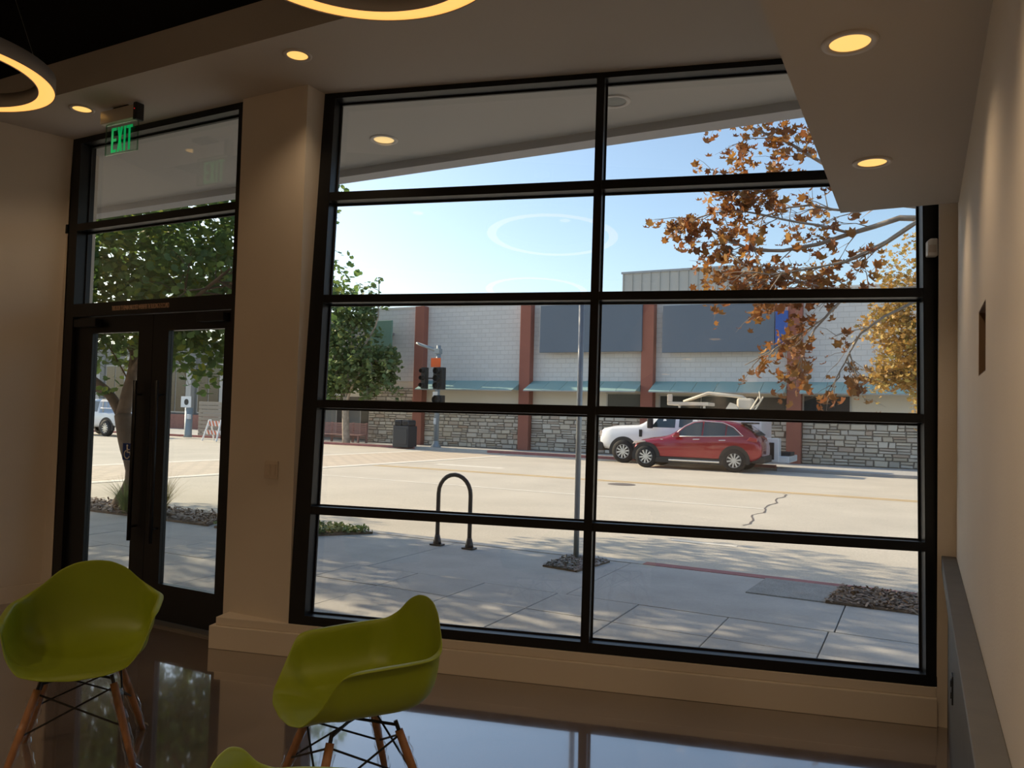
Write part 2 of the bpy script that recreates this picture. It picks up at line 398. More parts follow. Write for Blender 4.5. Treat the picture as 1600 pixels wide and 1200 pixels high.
# grey ledge along the right wall
lg = empty('wall_ledge', (.12, 1.5, 0)); tag(lg, 'dark grey capped half-height ledge running along the right wall', 'ledge')
box('cap', .098-.12, XR-.12, -5, 4.65-1.5, .80, .873, 'ledge_grey', lg, bevel=.003)
box('panel', .128-.12, XR-.12, -5, 4.65-1.5, 0, .80, 'ledge_grey', lg)
ol = empty('power_outlet', (.128, 3.9, .42)); tag(ol, 'black power outlet under the grey ledge', 'outlet')
box('plate', -.006, 0, -.035, .035, -.06, .06, 'black_plastic', ol, bevel=.002)
for z in (-.025, .025): box('socket', -.010, -.006, -.016, .016, z-.014, z+.014, 'black_plastic', ol, bevel=.002)

# ------------------------------------------------------------------ big window (local x = along, y = outwards, z = up the tilted plane)
win = empty('window_1'); win.matrix_world = WM; struct(win, 'large black framed ten-pane storefront window leaning outwards', 'window')
S0, S1, SM0, SM1 = -2.385, 1.152, -.650, -.602
UB = [(0, .055), (.684, .732), (1.358, 1.405), (2.038, 2.088), (2.712, 2.768), (3.405, 3.441)]
FD = .125
box('jamb', -2.492, S0, 0, FD, 0, 3.441, 'frame_black', win)
box('jamb', S1, 1.203, 0, FD, 0, 3.441, 'frame_black', win)
box('jamb_filler', 1.203, 1.275, .03, FD, 0, 3.441, 'frame_black', win)
box('mullion', SM0, SM1, 0, FD, .055, 3.405, 'frame_black', win)
box('sill_rail', S0, S1, 0, FD, 0, .055, 'frame_black', win)
box('head_rail', S0, S1, 0, FD, 3.405, 3.441, 'frame_black', win)
for a, b in UB[1:-1]:
    for x0, x1 in ((S0, SM0), (SM1, S1)): box('transom', x0, x1, .002, FD, a, b, 'frame_black', win)
GD = .102
for i in range(5):
    for x0, x1 in ((S0, SM0), (SM1, S1)):
        u0, u1 = UB[i][1], UB[i+1][0]
        pn = box('pane', x0+.004, x1-.004, GD, GD+.006, u0+.004, u1-.004, 'window_glass', win)
        b = MB(); t = .010
        for q in ((x0, x1, u0, u0+t), (x0, x1, u1-t, u1), (x0, x0+t, u0+t, u1-t), (x1-t, x1, u0+t, u1-t)): b.box(q[0], q[1], GD-.012, GD-.001, q[2], q[3])
        b.build('glazing_bead', 'frame_bead', pn)
# motion sensor on the right jamb
ms = empty('motion_sensor'); ms.matrix_world = WM @ Matrix.Translation((1.186, 0, 2.30)); tag(ms, 'small white motion sensor on the right window jamb', 'sensor')
MB().prism_y([(-.022, -.048), (.030, -.048), (.030, .048), (-.006, .048), (-.022, .034)], -.045, 0).build('body', 'white_plastic', ms, bevel=.006)
box('lens', -.015, .02, -.048, -.044, -.03, .012, 'lamp_trim', ms, bevel=.004)

# ------------------------------------------------------------------ entrance door with transom lights
dr = empty('door_1', (-5.0, 3.80, 0)); struct(dr, 'black framed double glass entrance door with transom panes above', 'door')
def db(name, x0, x1, y0, y1, z0, z1, m='frame_black', parent=dr, bevel=0):
    return box(name, x0+5, x1+5, y0-3.8, y1-3.8, z0, z1, m, parent, bevel)
db('jamb', -6.0, -5.885, 3.80, 3.93, 0, CEIL)
db('jamb', -4.165, -4.07, 3.80, 3.93, 0, CEIL)
db('head_rail', -5.885, -4.165, 3.80, 3.93, 3.59, CEIL)
db('transom', -5.885, -4.165, 3.80, 3.93, 2.895, 2.95)
db('header', -5.885, -4.165, 3.80, 3.93, 2.215, 2.315)
box('jamb_clip', -6.03+5, -6.0+5, -.01, .02, 2.885, 2.955, 'frame_black', dr)
for z0, z1 in ((2.95, 3.59), (2.315, 2.895)):
    pn = db('pane', -5.883, -4.167, 3.895, 3.901, z0, z1, 'window_glass')
    b = MB(); t = .012
    for q in ((-5.885, -4.165, z0, z0+t), (-5.885, -4.165, z1-t, z1), (-5.885, -5.885+t, z0, z1), (-4.165-t, -4.165, z0, z1)): b.box(q[0]+5, q[1]+5, .083, .0945, q[2], q[3])
    b.build('glazing_bead', 'frame_bead', pn)
def leaf(xa, xb, g0, g1, hinge):
    lf = db('leaf', xa, g0, 3.83, 3.875, .02, 2.21)      # outer / meeting stile
    for nm, q in (('stile', (g1, xb, .02, 2.21)), ('top_rail', (g0, g1, 2.085, 2.21)), ('bottom_rail', (g0, g1, .02, .272))):
        box(nm, q[0]+5, q[1]+5, .03, .075, q[2], q[3], 'frame_black', lf)
    box('pane', g0+5, g1+5, .05, .056, .272, 2.085, 'door_glass', lf)
    xp = (g1+.055 if hinge == 'l' else g0-.035)
    MB().tube([(xp+5, -.022, .56), (xp+5, -.022, 1.72)], .014, 10).tube([(xp+5, -.022, .66), (xp+5, .03, .66)], .008, 8).tube([(xp+5, -.022, 1.62), (xp+5, .03, 1.62)], .008, 8).build('pull_handle', 'frame_black', lf, True)
    xc = (xa+.06 if hinge == 'l' else xb-.30)
    box('closer', xc+5, xc+.26+5, -.03, .03, 2.13, 2.19, 'frame_black', lf, .004)
    return lf
leaf(-5.885, -4.985, -5.675, -5.14, 'l'); leaf(-4.98, -4.165, -4.815, -4.25, 'r')
MB().box(-5.885+5, -4.165+5, -.04, .13, -.005, .014).build('threshold', 'threshold_metal', dr)
nz = 2.262
txt = 'THIS DOOR TO REMAIN UNLOCKED WHENEVER THE BUILDING IS OCCUPIED'
no = text_mesh('door_notice', txt, .05, 'notice_tan', None, .0006, Matrix.Translation((-5.10, 3.7985, nz)) @ Matrix.Rotation(R(90), 4, 'X') @ Matrix.Diagonal((.36, 1.0, 1, 1)))
tag(no, 'line of small tan lettering on the header above the entrance door', 'notice')
# accessibility sticker
st = empty('access_sticker', (-5.222, 3.845, 1.192)); tag(st, 'blue square sticker with white wheelchair symbol on the door glass', 'sticker')
box('backing', -.062, .062, 0, .003, -.062, .062, 'sign_blue', st)
sym = MB()
sym.lathe([(0, -.003), (.009, -.003), (.009, 0)], 14, (-.008, -.001, .044), 'y')
def strip(pts, wd):
    for (x0, z0), (x1, z1) in zip(pts, pts[1:]):
        d = Vector((x1-x0, z1-z0)); n = Vector((-d.y, d.x)).normalized()*wd/2
        sym.prism_y([(x0+n.x, z0+n.y), (x1+n.x, z1+n.y), (x1-n.x, z1-n.y), (x0-n.x, z0-n.y)], -.003, -.0005)
strip([(-.010, .034), (-.008, -.004)], .012); strip([(-.012, .016), (.018, .016)], .007); strip([(-.012, -.004), (.022, -.004), (.038, -.042), (.050, -.036)], .010)
strip([(-.014+.030*math.cos(R(a))+.004, -.020+.030*math.sin(R(a))) for a in range(110, 345, 15)], .008)
sym.build('wheelchair_symbol', 'sign_white', st)
# blank switch plate on the pillar
sw = empty('switch_plate', (-3.704, 3.765, 1.148)); tag(sw, 'blank tan switch cover plate on the pillar', 'switch')
box('plate', -.058, .058, -.007, 0, -.058, .058, 'switch_plastic', sw, .003)
for x in (-.023, .023): box('blank', x-.017, x+.017, -.010, -.007, -.035, .035, 'switch_plastic', sw, .002)

# ------------------------------------------------------------------ exit sign
ex = empty('exit_sign', (-4.975, 3.50, CEIL)); tag(ex, 'green edge-lit exit sign hanging from the ceiling above the door', 'exit sign')
box('canopy', -.10, .06, .0, .12, -.024, 0, 'black_plastic', ex)
hs = box('housing', -.20, .155, -.028, .028, -.115, -.022, 'exit_housing', ex, .004)
box('end_cap', .155, .19, -.032, .032, -.13, -.01, 'black_plastic', ex, .006)
box('indicator', .170, .176, -.034, -.032, -.06, -.054, 'red_led', ex)
ac = box('panel', -.165, .178, -.004, .004, -.335, -.115, 'acrylic', ex)
rim = MB()
for q in ((-.165, .178, -.337, -.332), (-.167, -.163, -.335, -.12), (.175, .179, -.335, -.12), (-.165, .178, -.125, -.118)): rim.box(q[0], q[1], -.005, .005, q[2], q[3])
glass_mat('acrylic_edge', (.62, .80, .66), 1.8, .2, 1.5)
rim.build('panel_edge', 'acrylic_edge', ac)
def exit_letters():
    mb = MB()
    def r(x0, x1, z0, z1): mb.box(x0, x1, -.0065, -.0042, z0, z1)
    z0, z1, t = -.325, -.150, .020
    r(-.098, -.098+t, z0, z1)
    for z in (z0, (z0+z1)/2-t/2, z1-t): r(-.098+t, -.045, z, z+t)
    for sg in (1, -1):
        xa, xb = (-.035, .022) if sg > 0 else (.022, -.035)
        d = .022*sg
        mb.prism_y([(xa, z1), (xa+d, z1), (xb, z0), (xb-d, z0)], -.0065, -.0042)
    r(.034, .034+t, z0, z1)
    r(.062, .125, z1-t, z1); r(.084, .084+t, z0, z1-t)
    return mb
exit_letters().build('letters', 'exit_green', ac)

# ------------------------------------------------------------------ recessed ceiling lights
def can_light(loc, r, label, power, glow='lamp_glow', on=True, group='recessed ceiling lights'):
    o = empty('recessed_light', loc); tag(o, label, 'ceiling light', group)
    MB().lathe([(r*.72, .0), (r*.74, -.006), (r, -.007), (r*1.02, -.002), (r*1.02, .0)], 40).build('trim_ring', 'lamp_trim', o, True)
    MB().lathe([(r*.72, .0), (r*.72, -.002), (r*.70, -.001)], 40).build('inner_ring', 'lamp_trim', o, True)
    MB().lathe([(0, -.0035), (r*.4, -.0035), (r*.73, -.0025)], 40).build('diffuser', glow if on else 'lamp_off', o, True)
    if power:
        ld = bpy.data.lights.new('bulb', 'SPOT'); ld.energy = power; ld.color = (1.0, .73, .45); ld.spot_size = R(125); ld.spot_blend = .8; ld.shadow_soft_size = r*.6
        l = bpy.data.objects.new('bulb', ld); COL.objects.link(l); l.parent = o; l.location = (0, 0, -.012)
    return o
can_light((-3.28, 3.417, CEIL), .083, 'lit round recessed light in the ceiling above the pillar', 18)
can_light((-5.30, 3.416, CEIL), .083, 'lit round recessed light beside the exit sign', 18)
can_light((-.196, 3.726, 2.695), .080, 'lit recessed light in the soffit nearer the window', 16)
can_light((-.196, 2.51, 2.695), .080, 'lit recessed light in the soffit farther from the window', 18)
for k, y in enumerate((1.294, .078, -1.138)):  # out-of-view soffit lights, added to brighten the interior
    can_light((-.196, y, 2.695), .080, 'added unseen soffit fill light %s behind the viewer' % ('just', 'second', 'third')[k], 48, group='added fill lights behind the viewer')
for k, x in enumerate((-1.6, -3.6, -5.6)):  # unseen strong ceiling lights, added to lift the walls and floor
    can_light((x, -1.2, 4.75), .095, 'added unseen fill light in the dark ceiling behind the viewer, %s from the right wall' % ('first', 'second', 'third')[k], 185, group='added fill lights behind the viewer')
# ------------------------------------------------------------------ ring pendants
def ring(loc, label):
    o = empty('ring_pendant', loc); tag(o, label, 'pendant lamp', 'ring pendant lamps')
    Ro, Ri, h = .585, .500, .085
    MB().lathe([(Ro, 0), (Ro, h), (Ri-.004, h), (Ri-.004, 0), (Ri, 0), (Ri, h-.004), (Ro-.004, h-.004), (Ro-.004, 0), (Ro, 0)], 96).build('ring_body', 'ring_metal', o, True)
    MB().lathe([(Ri, .004), (Ro-.004, .004), (Ro-.004, .008), (Ri, .008), (Ri, .004)], 96).build('diffuser', 'ring_glow', o, True)
    for k in range(3):
        a = R(28+120*k); x, y = (Ro-.03)*math.cos(a), (Ro-.03)*math.sin(a)
        MB().tube([(x, y, h), (x*.12, y*.12, 4.75-loc[2])], .0016, 6).build('cable', 'steel_cable', o)
    MB().lathe([(0, 4.715-loc[2]), (.09, 4.715-loc[2]), (.09, 4.75-loc[2])], 24).build('canopy', 'ring_metal', o)
    return o
ring((-1.93, 2.31, 3.335), 'glowing ring pendant lamp cut by the top edge, left of centre')
ring((-4.80, 2.235, 3.335), 'glowing ring pendant lamp at the left edge near the ceiling')
ring((-1.99, .36, 3.335), 'ring pendant lamp farther from the window, seen mirrored in the glass')

# ------------------------------------------------------------------ shell armchairs on dowel legs
def chair_shell():
    tab = [(0, 0, -.270, .436), (22, .120, -.268, .436), (40, .205, -.245, .446), (52, .255, -.200, .505), (62, .278, -.160, .585), (70, .287, -.125, .626), (80, .292, -.07, .636),
           (95, .297, .03, .640), (112, .302, .115, .643), (124, .300, .190, .646), (134, .262, .245, .657), (144, .205, .278, .706), (155, .145, .295, .765), (167, .075, .306, .797), (180, 0, .310, .805)]
    ph = [t[0] for t in tab]
    A = np.array(tab)
    full = np.array([[-a[0], -a[1], a[2], a[3]] for a in A[::-1][:-1]] + [list(a) for a in A])
    NP, NR = 88, 18
    ang = np.linspace(-180, 180, NP, endpoint=False)
    def cub(x, xp, fp):       # smooth interpolation (catmull-rom on a fine resample)
        f = np.interp(x, xp, fp); return f
    fine = np.linspace(-180, 180, 721)
    cols = []
    for k in (1, 2, 3):
        y = np.interp(fine, full[:, 0], full[:, k]); ker = np.hanning(23); ker /= ker.sum()
        yy = np.concatenate([y[-61:-1], y, y[1:61]]); yy = np.convolve(yy, ker, 'same')[60:-60]
        cols.append(np.interp(ang, fine, yy))
    X, Y, Z = cols
    C = np.array([0, .02, .415])
    V = [tuple(C)]; F = []
    for j in range(1, NR+1):
        r = j/NR
        for i in range(NP):
            rise = max(0, min(1, (Z[i]-.44)/.18))            # 0 at the front lip, 1 where the side is tall
            e = .62*rise+1.0*(1-rise)
            a = abs(ang[i]); arm = max(0, min(1, (a-62)/14))*max(0, min(1, (146-a)/14))
            rr = min(1, r/(1-.13*arm))
            h = (1-rise)*rr+rise*(1-(1-rr)**2.7)
            g = rise*(rr**2.2)+(1-rise)*(rr**3)
            lip = .030*arm*max(0, (r-.87)/.13)**1.1
            nrm = math.hypot(X[i], Y[i]-C[1]) or 1
            x = X[i]*(h*(1-.05*arm)) + X[i]/nrm*lip
            y = C[1]+(Y[i]-C[1])*h + (Y[i]-C[1])/nrm*lip*.6
            z = C[2]+(Z[i]-C[2])*g - .004*arm*max(0, (r-.87)/.13)**2
            if a < 45: z -= .022*max(0, (r-.8)/.2)**2*(1-a/45)    # waterfall front edge
            V.append((x, y, z))
    for i in range(NP): F.append((0, 1+i, 1+(i+1) % NP))
    for j in range(NR-1):
        for i in range(NP):
            a, b = 1+j*NP+i, 1+j*NP+(i+1) % NP
            F.append((a, a+NP, b+NP, b))
    return MB().add(V, F)
def make_chair():
    o = empty('shell_armchair')
    s = chair_shell().build('seat_shell', 'chair_green', o, True)
    md = s.modifiers.new('thick', 'SOLIDIFY'); md.thickness = .006; md.offset = -1
    md = s.modifiers.new('sub', 'SUBSURF'); md.levels = 1; md.render_levels = 2
    base = [(-.135, -.115), (.135, -.115), (.135, .135), (-.135, .135)]; feet = [(-.245, -.225), (.245, -.225), (.245, .255), (-.245, .255)]
    def at(k, t): return Vector((base[k][0]+(feet[k][0]-base[k][0])*t, base[k][1]+(feet[k][1]-base[k][1])*t, .372*(1-t)))
    for k in range(4):
        lg = MB().tube([at(k, .06), at(k, .3), at(k, .7), at(k, 1)], [.0155, .0165, .0145, .011], 14).build('leg', 'chair_wood', o, True)
        MB().tube([at(k, -.03), at(k, .14)], [.008, .008], 8).build('leg_bracket', 'chair_wire', lg)
        pts = []; rr = []
        for q in range(15):
            t = .14+.84*q/14; p = at(k, t)+Vector((random.uniform(-.003, .003), random.uniform(-.003, .003), 0)); pts.append(p); rr.append(.0205+random.uniform(-.002, .006))
        rr[0] = .028; rr[-1] = .03; rr[-2] = .017
        MB().tube(pts, rr, 9, False).build('plastic_wrap', 'plastic_wrap', lg)
    for k in range(4):
        j = (k+1) % 4
        MB().tube([at(k, .10), at(j, .52)], .0042, 8).build('brace', 'chair_wire', o)
        MB().tube([at(j, .10), at(k, .52)], .0042, 8).build('brace', 'chair_wire', o)
    MB().tube([(-.135, -.115, .368), (.135, .135, .368)], .006, 8).tube([(.135, -.115, .368), (-.135, .135, .368)], .006, 8).build('mount_frame', 'chair_wire', o)
    return o
chair = make_chair()
CH = [((-3.25, 2.21), 49, 'lime green shell armchair in front of the glass door, facing the room'),
      ((-1.93, 2.42), -32, 'lime green shell armchair in front of the pillar, turned sideways to the left'),
      ((-1.059, 1.37), 120, 'lime green shell armchair of which only the top corner shows at the bottom edge')]
for i, ((x, y), rz, lb) in enumerate(CH):
    c = chair if i == 0 else copy_tree(chair)
    c.location = (x, y, 0); c.rotation_euler = (0, 0, R(rz)); tag(c, lb, 'chair', 'lime green shell armchairs')

# ================================================================== OUTSIDE
# roof overhang over the storefront
oh = MB().prism([(-13, 3.95), (-3.6, 3.95), W2(-2.5, 4.80), W2(1.4, 4.80), (1.3, 5.34), (-13, 5.34)], 3.606, 3.634).build('roof_overhang', 'overhang')
struct(oh, 'pale painted underside of the roof overhang outside the window', 'overhang')
struct(box('roof_fascia', -13, 1.3, 5.20, 5.36, 3.545, 3.87, 'overhang_edge'), 'grey fascia edge of the roof overhang', 'fascia')
struct(box('roof', -13, 1.3, 3.7, 5.30, 3.87, 3.95, 'overhang_edge'), 'flat roof above the storefront', 'roof')
l = onZ(600, 218, 3.606); can_light((l.x, l.y, 3.606), .105, 'glowing recessed light in the outdoor overhang, upper left pane', 0, 'lamp_glow_soft', True, 'overhang lights')
l = onZ(960, 158, 3.606); can_light((l.x, l.y, 3.606), .105, 'unlit grey recessed light in the outdoor overhang beside the mullion', 0, on=False, group='overhang lights')

# ground
ZN = -.008                       # near pavement
def zroad(y): return -.05-.11*max(0, min(1, (y-9)/20.4))
struct(MB().add([(-90, -20, -.35), (60, -20, -.35), (60, 90, -.35), (-90, 90, -.35)], [(0, 1, 2, 3)]).build('ground', 'asphalt'), 'ground under the street', 'ground')
rd = MB(); ys = [8.18, 9, 12, 16, 20, 24, 29.45]
for y0, y1 in zip(ys, ys[1:]): rd.add([(-70, y0, zroad(y0)), (45, y0, zroad(y0)), (45, y1, zroad(y1)), (-70, y1, zroad(y1))], [(0, 1, 2, 3)])
struct(rd.build('road', 'asphalt'), 'sunlit pale asphalt road between the pavements', 'road')
sw_ = box('sidewalk', -16, 6, 3.0, 8.05, -.30, -.040, 'joint_dark'); struct(sw_, 'grey concrete pavement outside the window', 'sidewalk')
def pad(x0, x1, y0, y1):
    g = .0045
    mb = MB().box(x0+g, x1-g, y0+g, y1-g, -.045, ZN+random.uniform(-.002, .002))
    return mb.build('slab', 'sidewalk_concrete', sw_, bevel=.004)
xs = [-.6-.735*k for k in range(-5, 21)]
for x in xs:
    pad(x-.735, x, 4.0, 5.68); pad(x-.735, x, 5.68, 6.32)
for x in [-.56-2.165*k for k in range(-2, 7)]: pad(x-2.165, x, 6.32, 8.04)
struct(box('curb', -16, -2.6, 8.04, 8.19, -.3, -.003, 'curb_concrete'), 'plain concrete kerb on the near side of the street', 'curb')
struct(box('curb_painted', -2.6, 6, 8.04, 8.19, -.3, -.003, 'curb_red'), 'worn red kerb on the near side of the street', 'curb')
# road markings
def line(name, x0, x1, y, wd, m, label):
    z = zroad(y)+.004; return struct(MB().add([(x0, y-wd/2, z), (x1, y-wd/2, z), (x1, y+wd/2, z), (x0, y+wd/2, z)], [(0, 1, 2, 3)]).build(name, m), label, 'road marking')
line('lane_line', -14, -2.55, 14.95, .11, 'line_white', 'white lane line on the road')
for dy in (-.14, .14): line('centre_line', -14.4, 20, 18.9+dy, .11, 'line_yellow', 'far yellow centre line on the road' if dy > 0 else 'near yellow centre line on the road')
line('parking_line', -2.9, -2.05, 10.15, .10, 'line_white', 'short white parking mark near the kerb')
a = onZ(690, 725, -.10); line('arrow_mark', a.x-.2, a.x+2.2, a.y, .35, 'line_white', 'worn white arrow mark on the far lane')
cw = MB().add([(-18.9, 9.2, zroad(9)+.004), (-14.75, 9.2, zroad(9)+.004), (-14.75, 28.0, zroad(28)+.004), (-18.9, 28, zroad(28)+.004)], [(0, 1, 2, 3)]).build('crosswalk', 'crosswalk_brick')
struct(cw, 'tan brick-patterned crosswalk across the road', 'crosswalk')
for x in (-18.9, -14.75):
    struct(MB().add([(x-.16, 9.2, zroad(9)+.007), (x+.16, 9.2, zroad(9)+.007), (x+.16, 28.0, zroad(28)+.007), (x-.16, 28, zroad(28)+.007)], [(0, 1, 2, 3)]).build('crosswalk_line', 'line_white'), 'white edge line of the brick crosswalk, %s side' % ('far' if x < -16 else 'near'), 'road marking')
ck = MB(); prev = None
for k in range(26):                                     # meandering tar-filled crack
    t = k/25; y = 12.3+6.3*t; x = -2.4-.30*t+.05*math.sin(k*.9)+random.uniform(-.035, .035)
    p = (x, y, zroad(y)+.004); wd = .008+.014*random.random()
    if prev: ck.add([(prev[0]-wd, prev[1], prev[2]), (prev[0]+wd, prev[1], prev[2]), (x+wd, y, p[2]), (x-wd, y, p[2])], [(0, 1, 2, 3)])
    prev = p
struct(ck.build('road_crack', 'tar'), 'jagged tar-filled crack across the road', 'crack')
struct(MB().lathe([(0, zroad(20.2)+.006), (.33, zroad(20.2)+.006), (.34, zroad(20.2))], 24, (onZ(965, 759, -.11).x, 18.1, .013)).build('manhole_cover', 'tar'), 'dark round manhole cover in the road', 'manhole')

# leaf / blade / chip scattering as one mesh
def scatter(name, m, pts, shape, sizes, parent, tilt=1.0, normals=None, smooth=False):
    """shape: (k,3) outline of one leaf in its own plane, fan faces"""
    k = len(shape); n = len(pts); sh = np.array(shape, float); pts = np.asarray(pts, float); sizes = np.asarray(sizes, float)
    az = RNG.uniform(0, 2*np.pi, n); ti = RNG.normal(0, tilt, n) ; ro = RNG.uniform(0, 2*np.pi, n)
    ca, sa, ct, st_, cr, sr = np.cos(az), np.sin(az), np.cos(ti), np.sin(ti), np.cos(ro), np.sin(ro)
    x = sh[None, :, 0]*cr[:, None]-sh[None, :, 1]*sr[:, None]; y = sh[None, :, 0]*sr[:, None]+sh[None, :, 1]*cr[:, None]; z = np.repeat(sh[None, :, 2], n, 0)
    y2 = y*ct[:, None]-z*st_[:, None]; z2 = y*st_[:, None]+z*ct[:, None]
    x3 = x*ca[:, None]-y2*sa[:, None]; y3 = x*sa[:, None]+y2*ca[:, None]
    V = np.stack([x3, y3, z2], 2)*sizes[:, None, None]+pts[:, None, :]
    me = bpy.data.meshes.new(name)
    me.vertices.add(n*k); me.vertices.foreach_set('co', V.reshape(-1).astype(np.float32))
    me.loops.add(n*k); me.loops.foreach_set('vertex_index', np.arange(n*k, dtype=np.int32))
    me.polygons.add(n); me.polygons.foreach_set('loop_start', np.arange(0, n*k, k, dtype=np.int32)); me.polygons.foreach_set('loop_total', np.full(n, k, dtype=np.int32))
    me.update(); me.validate()
    return stuff(link(name, me, m, parent))
LOBED_FLAT = [(0, -.5, 0), (.16, -.26, .02), (.46, -.30, .06), (.30, -.02, .03), (.50, .20, .08), (.20, .20, .02), (0, .55, .05), (-.20, .20, .02), (-.50, .20, .08), (-.30, -.02, .03), (-.46, -.30, .06), (-.16, -.26, .02)]
LOBED = [(0, -.5, .05), (.15, -.24, 0), (.40, -.32, .20), (.34, -.02, .05), (.46, .22, .26), (.22, .24, .02), (.04, .48, .20), (-.22, .22, .03), (-.44, .14, .24), (-.32, -.06, .05), (-.38, -.34, .18), (-.13, -.26, 0)]
ROUND = [(0, -.42, 0), (.36, -.30, .04), (.50, .08, .05), (.30, .48, .02), (0, .34, -.03), (-.30, .48, .02), (-.50, .08, .05), (-.36, -.30, .04)]
OVAL = [(0, -.5, 0), (.26, -.12, .03), (.2, .25, .02), (0, .5, 0), (-.2, .25, .02), (-.26, -.12, .03)]
CHIP = [(-.5, -.12, 0), (.5, -.16, 0), (.46, .15, .02), (-.44, .12, .02)]
BLADE = [(-.03, 0, 0), (.03, 0, 0), (.02, .5, .04), (0, 1, .12), (-.02, .5, .04)]
def bed(name, poly, m, label, cat, z=.004, h=.012):
    o = empty(name, (sum(p[0] for p in poly)/len(poly), sum(p[1] for p in poly)/len(poly), 0)); tag(o, label, cat)
    b = MB().prism(poly, -.02, z+h).build('soil', m, o, bevel=.006); b.location = -o.location
    return o
def in_poly(poly, n):
    xs_, ys_ = [p[0] for p in poly], [p[1] for p in poly]; out = []
    while len(out) < n:
        x, y = random.uniform(min(xs_), max(xs_)), random.uniform(min(ys_), max(ys_)); ins = False
        for i in range(len(poly)):
            (x1, y1), (x2, y2) = poly[i], poly[i-1]
            if (y1 > y) != (y2 > y) and x < (x2-x1)*(y-y1)/(y2-y1)+x1: ins = not ins
        if ins: out.append((x, y))
    return np.array(out)
# mulch bed right, with its asphalt strip
P = [(-.72, 7.27), (5, 7.27), (5, 8.03), (-.66, 8.03)]
mb_ = bed('mulch_bed', P, 'mulch', 'brown wood-chip mulch bed beside the red kerb', 'planter')
q = in_poly([(-.72, 7.27), (1.2, 7.27), (1.2, 8.03), (-.66, 8.03)], 2600); q3 = np.column_stack([q, RNG.uniform(.012, .032, len(q))])-np.array(mb_.location)
scatter('wood_chips', 'mulch_chip', q3, CHIP, RNG.uniform(.03, .075, len(q)), mb_, .5)
struct(MB().prism([(-1.39, 7.28), (-.72, 7.28), (-.66, 8.03), (-1.34, 8.03)], -.02, .0035).build('asphalt_patch', 'asphalt_patch'), 'dark asphalt patch in the pavement beside the mulch bed', 'patch')
P = [(-3.43, 7.32), (-3.02, 7.25), (-2.93, 7.95), (-3.05, 8.03), (-3.45, 8.03)]
gb = bed('gravel_bed', P, 'mulch', 'small gravel patch around the foot of the sign pole', 'planter', .0, .008)
q = in_poly(P, 900); q3 = np.column_stack([q, RNG.uniform(.008, .02, len(q))])-np.array(gb.location)
scatter('gravel', 'gravel_stone', q3, [(a[0], a[1]*1.6, 0) for a in OVAL], RNG.uniform(.015, .045, len(q)), gb, .5)
P = [(-8.0, 7.16), (-6.75, 7.12), (-6.1, 7.98), (-6.3, 8.03), (-8.0, 8.03)]
gr = bed('grass_patch', P, 'mulch', 'scrubby green weed patch at the kerb', 'grass')
q = in_poly(P, 2600); q3 = np.column_stack([q, np.full(len(q), .01)])-np.array(gr.location)
scatter('weeds', 'grass_blade', q3+np.column_stack([np.zeros((len(q), 2)), RNG.uniform(0, .07, len(q))]), OVAL, RNG.uniform(.03, .085, len(q)), gr, 1.2)
P = [(-12.6, 7.2), (-8.15, 7.2), (-8.6, 8.0), (-12.6, 8.0)]
pb = bed('planter_bed', P, 'mulch', 'mulched tree planter at the kerb outside the door', 'planter')
q = in_poly(P, 2600); q3 = np.column_stack([q, RNG.uniform(.012, .06, len(q))])-np.array(pb.location)
scatter('wood_chips', 'mulch_chip', q3, CHIP, RNG.uniform(.04, .09, len(q)), pb, .5)
# feathery grass clumps in the planter
def tuft(loc, n, h, m, label):
    o = empty('grass_clump', loc); tag(o, label, 'grass clump', 'feathery grass clumps in the planter')
    V = []; F = []
    for i in range(n):
        a = random.uniform(0, 6.283); r0 = random.uniform(0, .05); sp = random.uniform(.15, .8); L_ = h*random.uniform(.6, 1.1); wd = .004
        pr = None
        for t in (0, .4, .75, 1):
            r = r0+L_*sp*t**1.6; z = L_*(t-.35*sp*t*t)
            c = Vector((r*math.cos(a), r*math.sin(a), z)); s_ = Vector((-math.sin(a), math.cos(a), 0))*wd*(1-t*.8)
            V += [c-s_, c+s_]; k = len(V)
            if t > 0: F.append((k-4, k-3, k-1, k-2))
    stuff(MB().add(V, F).build('blades', m, o)); return o
g1 = onZ(252, 806, 0); tuft((g1.x, g1.y, .01), 260, .62, 'straw_blade', 'pale straw-coloured feathery grass clump seen through the right door pane')
g2 = onZ(196, 803, 0); tuft((g2.x, g2.y, .01), 220, .55, 'grass_blade', 'grey-green feathery grass clump behind the door pulls')

# bike rack
br = empty('bike_rack', (-4.773, 7.747, 0)); tag(br, 'black inverted-U bike rack on the pavement', 'bike rack')
pts = [(-.217, 0, .05), (-.217, 0, .60)]+[(-.217*math.cos(R(a)), 0, .60+.225*math.sin(R(a))) for a in range(15, 180, 15)]+[(.217, 0, .60), (.217, 0, .05)]
MB().tube(pts, .0245, 14).build('hoop', 'rack_black', br, True)
for x in (-.217, .217):
    ft = MB().lathe([(0, .012), (.05, .012), (.045, .05), (.027, .12), (.0, .12)], 16, (x, 0, 0)).build('foot_cone', 'rack_black', br, True)
    box('base_plate', x-.075, x+.075, -.05, .05, -.006, .012, 'rack_black', ft, .003)
# sign pole
sp_ = empty('sign_pole', (-3.31, 7.92, 0)); tag(sp_, 'grey metal street sign pole rising from the gravel patch', 'pole')
MB().tube([(0, 0, 0), (0, 0, 2.80)], .030, 12).build('post', 'galvanised', sp_, True)
MB().lathe([(0, 2.83), (.02, 2.825), (.034, 2.80), (.034, 2.78)], 12).build('cap', 'galvanised', sp_, True)

